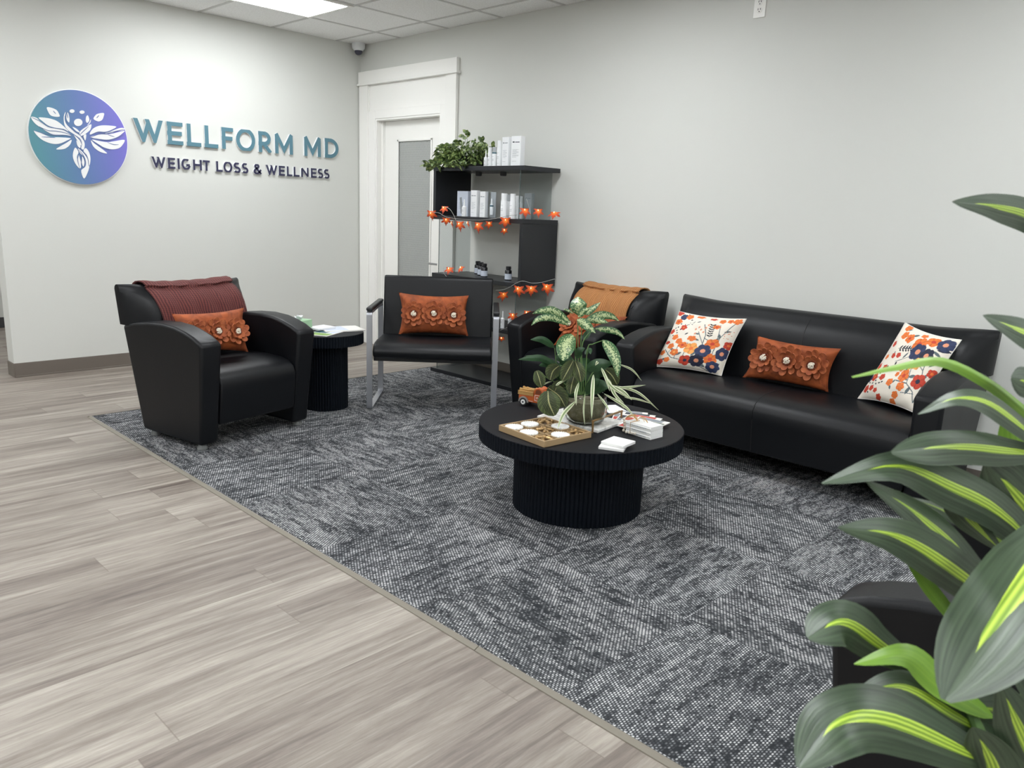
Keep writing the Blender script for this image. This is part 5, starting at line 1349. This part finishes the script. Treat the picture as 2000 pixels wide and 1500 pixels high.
plant_part('prayer_plant_leaves', M['leaf_prayer'], [
 ([(725, 655, -.05), (680, 740, -.09), (630, 832, -.10)], 125, dict(prof=ov)), ([(742, 660, -.05), (775, 750, -.10), (795, 845, -.11)], 110, dict(prof=ov)), ([(735, 790, -.03), (712, 870, -.09), (700, 955, -.10)], 100, dict(prof=ov)), ([(600, 700, -.01), (545, 750, -.05), (520, 830, -.06)], 130, dict(prof=ov)), 
 ([(400, 745, -.08), (425, 820, -.10), (445, 895, -.10)], 105, dict(prof=ov)), ([(500, 925, -.08), (510, 1030, -.13), (560, 1145, -.14)], 200, dict(prof=ov)), ([(500, 895, -.04), (600, 970, -.07), (655, 1065, -.08)], 150, dict(prof=ov)), ([(1010, 735, .02), (1070, 790, 0), (1115, 870, 0)], 130, dict(prof=ov)), ([(640, 900, -.04), (590, 880, -.05), (560, 930, -.06)], 100, dict(prof=ov))], fold=.12)
plant_part('spider_plant_leaves', M['leaf_spider'], [
 ([(905, 780, -.04), (895, 950, -.12), (888, 1175, -.16)], 34), ([(775, 850, -.08), (748, 950, -.13), (752, 1055, -.14)], 26), ([(745, 1018, -.08), (640, 1130, -.15), (585, 1262, -.2)], 34), ([(985, 735, -.02), (1060, 880, -.08), (1250, 1008, -.1)], 30), ([(1050, 870, -.04), (1170, 930, -.08), (1248, 1008, -.1)], 26), 
 ([(1090, 900, -.02), (1230, 890, .02), (1372, 872, .05)], 22), ([(1100, 880, 0), (1300, 940, .03), (1490, 1102, .05)], 24), ([(1000, 950, -.04), (1180, 1060, -.1), (1265, 1150, -.12)], 24), ([(1060, 890, -.02), (1120, 1000, -.06), (1180, 1085, -.08)], 22), ([(1140, 690, .02), (1250, 740, .03), (1335, 838, .04)], 18), ([(830, 950, -.06), (818, 1100, -.12), (828, 1232, -.13)], 14), 
 ([(940, 950, -.05), (1010, 1040, -.1), (1050, 1110, -.12)], 18), ([(570, 878, -.1), (610, 850, -.1), (665, 830, -.08)], 20), ([(1180, 980, .0), (1300, 1000, .02), (1440, 1045, .04)], 18), ([(975, 720, -.03), (1010, 800, -.06), (1050, 930, -.09)], 24), ([(440, 880, -.05), (500, 850, -.04), (540, 840, -.02)], 12), ([(960, 640, 0), (940, 670, -.02), (920, 700, -.02)], 26), ([(1040, 820, -.02), (1090, 950, -.07), (1180, 1040, -.09)], 30)], fold=.3)
bm = BM()
for P in ([(780, 960), (770, 700), (765, 300)], [(800, 960), (790, 600), (800, 360)], [(820, 960), (800, 560), (850, 430), (930, 372)], [(790, 960), (745, 640), (750, 430)], [(830, 960), (850, 560), (900, 510), (985, 478)], [(770, 960), (740, 800), (720, 640)], [(760, 960), (640, 860), (500, 930)], [(800, 960), (900, 760), (985, 735)], [(760, 960), (600, 800), (560, 545)], [(810, 980), (905, 900), (890, 780)], [(750, 950), (480, 800), (410, 745)], [(780, 940), (640, 720), (600, 710)], [(850, 960), (1000, 860), (1100, 900)]):
    tube(bm, bez([Q(*p) for p in P], 12), .0028, 6, r2=.002)
obj('plant_stems', bm, M['stem'], pt)

# ================================================================== SIDE TABLE ITEMS
z0 = ZS+.0005
def sheet(name, label, cat, x_, y_, z_, w_, d_, h_, rz, mat, prints=()):
    o = thing(name, label, cat, (x_, y_, z_), rz); bm = BM(); box(bm, -w_/2, w_/2, -d_/2, d_/2, 0, h_); obj('pages', bm, mat, o, bevel=min(.001, h_/4))
    if prints:
        bm = BM()
        for a, b, c, d, k_ in prints: box(bm, a*w_, b*w_, c*d_, d*d_, h_, h_+.0004, mi=k_)
        obj('cover_print', bm, [M['teal'], M['leaf_lime'], M['label_blue']], o)
    return o
sheet('magazine', 'magazine with a blue and green cover at the front of the side table', 'magazine', 2.075, -1.715, z0, .15, .21, .005, .5, M['paper'], ((-.45, .45, -.45, -.1, 1), (-.45, .1, -.05, .3, 0), (.15, .45, -.05, .45, 2)))
sheet('magazine', 'open white magazine reaching over the right edge of the side table', 'magazine', 2.00, -1.545, z0, .19, .26, .009, -.25, M['paper'], ((-.45, .4, -.45, .1, 2),))
sheet('booklet', 'thick white booklet on the magazines on the side table', 'booklet', 1.95, -1.66, z0+.010, .11, .15, .012, .2, M['white_card'])
o = thing('tissue_box', 'low pale green box with white tissue on the side table', 'tissue box', (1.905, -1.79, z0+.0), .4)
bm = BM(); box(bm, -.058, .058, -.058, .058, 0, .072); obj('box_body', bm, M['green_card'], o, bevel=.003)
bm = BM(); uvl = bm.loops.layers.uv.new('UVMap'); 
for k_ in range(5): leaf(bm, uvl, [V((0, 0, .070)), V((.012*math.cos(k_*1.3), .012*math.sin(k_*1.3), .085)), V((.03*math.cos(k_*1.3), .03*math.sin(k_*1.3), .096))], .016, n=6, nx=2, side=V((math.sin(k_), math.cos(k_), .1)))
obj('tissue', bm, M['white_card'], o)

# low black box beyond the sofa
bm = BM(); box(bm, 5.425, 5.60, -.20, -.03, .0062, .135)
tag(obj('storage_box', bm, M['black_plastic'], bevel=.006, seg=3), 'low black box on the carpet beside the sofa right end', 'box')

# ================================================================== BIG FOREGROUND PLANT
PC = V((6.16, -3.27, 0))
bp = thing('artificial_dracaena', 'tall artificial plant with lime striped leaves in the right foreground', 'plant', PC)
bm = BM(); lathe(bm, [(.10, .0062), (.135, .05), (.15, .26), (.155, .27), (.145, .27), (.14, .25)], 40, cap=False); 
lathe(bm, [(.10, .0062), (.001, .0063)], 40, cap=False); obj('planter', bm, M['table_black'], bp, ang=50)
bm = BM(); lathe(bm, [(.141, .235), (.10, .243), (.001, .245)], 32, cap=False); obj('soil', bm, M['soil'], bp)
FG = lambda a, b, d: at(a, b, d)-PC
big = BM(); ubig = big.loops.layers.uv.new('UVMap')
def fleaf(pts, w_, roll=0.0, fold=.22, wave=.05, mi=0, prof=None, n=20):
    global CAM
    P = [FG(*p) for p in pts]; dm = sum(p[2] for p in pts)/len(pts)
    keep = CAM; CAM = CAM-PC
    leaf(big, ubig, P, w_/2*dm/FPX, roll=roll, fold=fold, wave=wave, mi=mi, prof=prof, n=n, nx=5); CAM = keep
lance = lambda v: max(.03, math.sin(PI*min(1, v**.8*.98+.02))**.75)
blunt = lambda v: (min(1, v/.45)**.7)*(1 if v < .75 else max(.05, 1-((v-.75)/.26)**2))*.98+.02
fleaf([(2120, 520, 1.12), (2030, 432, 1.08), (1950, 404, 1.02), (1860, 394, .97)], 66, .4, prof=lance)
fleaf([(2110, 690, 1.0), (2020, 655, .98), (1920, 616, .95)], 74, .7, prof=lance)
fleaf([(2090, 790, 1.0), (2030, 755, .98), (1975, 738, .96)], 60, .3, prof=blunt)
fleaf([(2090, 880, 1.08), (2000, 800, 1.04), (1930, 745, 1.0), (1840, 704, .95), (1750, 716, .90), (1664, 736, .86)], 36, .7, fold=.5, mi=1, prof=lambda v: max(.08, (1-v**2.2)*.8+.1))
fleaf([(2080, 900, 1.02), (2000, 835, .98), (1930, 786, .94), (1865, 778, .91), (1793, 809, .88)], 56, .75, prof=lance)
fleaf([(2080, 890, 1.02), (1985, 882, .99), (1870, 872, .93), (1742, 884, .88)], 68, .25, prof=blunt)
fleaf([(2080, 1120, 1.08), (1960, 1005, 1.02), (1860, 950, .96), (1750, 910, .91), (1605, 944, .86)], 90, .35, prof=lance)
fleaf([(2000, 1260, 1.06), (1890, 1098, 1.0), (1800, 1010, .95), (1690, 938, .90)], 88, .75, prof=lance)
fleaf([(2010, 1230, 1.0), (1880, 1125, .95), (1760, 1050, .90), (1637, 1030, .86)], 88, .15, prof=lance)
fleaf([(2060, 1120, 1.12), (1960, 1060, 1.07), (1850, 1000, 1.04), (1765, 968, 1.0)], 44, .9, prof=lance)
fleaf([(1960, 1080, 1.05), (1890, 1010, 1.02), (1855, 965, 1.0)], 52, .2, prof=blunt)
fleaf([(2120, 1140, 1.15), (2030, 1060, 1.12), (1940, 1020, 1.1), (1870, 1010, 1.07)], 110, -.5, prof=lance)
fleaf([(2120, 1180, 1.1), (2020, 1010, 1.05), (1925, 903, 1.0)], 105, .2, prof=blunt)
fleaf([(2050, 1000, 1.1), (1990, 880, 1.08), (1975, 780, 1.06)], 70, .4, mi=1, prof=lance)
fleaf([(2210, 960, .92), (2080, 1040, .86), (1975, 1170, .80), (1846, 1368, .76)], 205, .55, fold=.2, prof=blunt, n=26)
fleaf([(1900, 1250, 1.05), (1820, 1150, 1.0), (1765, 1085, .97)], 34, .6, mi=1, prof=lance)
fleaf([(1830, 1330, 1.0), (1730, 1266, .96), (1650, 1215, .92), (1578, 1246, .88)], 88, .25, prof=blunt)
fleaf([(1940, 1400, .98), (1845, 1338, .95), (1770, 1280, .92), (1668, 1297, .88)], 62, .5, mi=1, prof=lance)
fleaf([(1960, 1450, 1.0), (1870, 1400, .97), (1760, 1340, .93), (1648, 1370, .89)], 84, .5, prof=lance)
fleaf([(2000, 1520, .98), (1890, 1470, .94), (1740, 1405, .89), (1640, 1410, .86), (1560, 1500, .83)], 124, .25, prof=blunt, n=24)
fleaf([(2080, 1460, 1.02), (1980, 1400, 1.0), (1885, 1375, .98)], 90, -.4, prof=lance)
fleaf([(2060, 1560, .95), (2000, 1440, .92), (1950, 1330, .90)], 100, .3, prof=lance)
fleaf([(1960, 1600, .95), (1940, 1500, .93), (1900, 1420, .92)], 110, -.3, prof=lance)
fleaf([(2080, 1420, 1.0), (2010, 1300, .97), (1990, 1180, .95)], 90, .9, prof=lance)
fleaf([(2100, 1300, 1.1), (2000, 1200, 1.08), (1880, 1150, 1.05)], 120, -.3, prof=lance)
obj('foliage', big, [M['leaf_dracaena'], M['leaf_lime']], bp, recalc=False)
bm = BM()
for pts in ([(2060, 1120, 1.08), (2060, 900, 1.08), (2110, 560, 1.12)], [(2020, 1500, 1.0), (2000, 1260, 1.04), (2080, 1000, 1.08)], [(1930, 1500, .96), (1900, 1400, .98), (1850, 1300, 1.0)], [(1990, 1500, .98), (1960, 1420, 1.0), (1900, 1250, 1.05)]):
    P = [FG(*p) for p in pts]; b0 = V((random.uniform(-.03, .03), random.uniform(-.03, .03), .24)); tube(bm, bez([b0, b0*.5+P[0]*.5]+P, 20), .007, 8)
obj('canes', bm, M['stem'], bp)
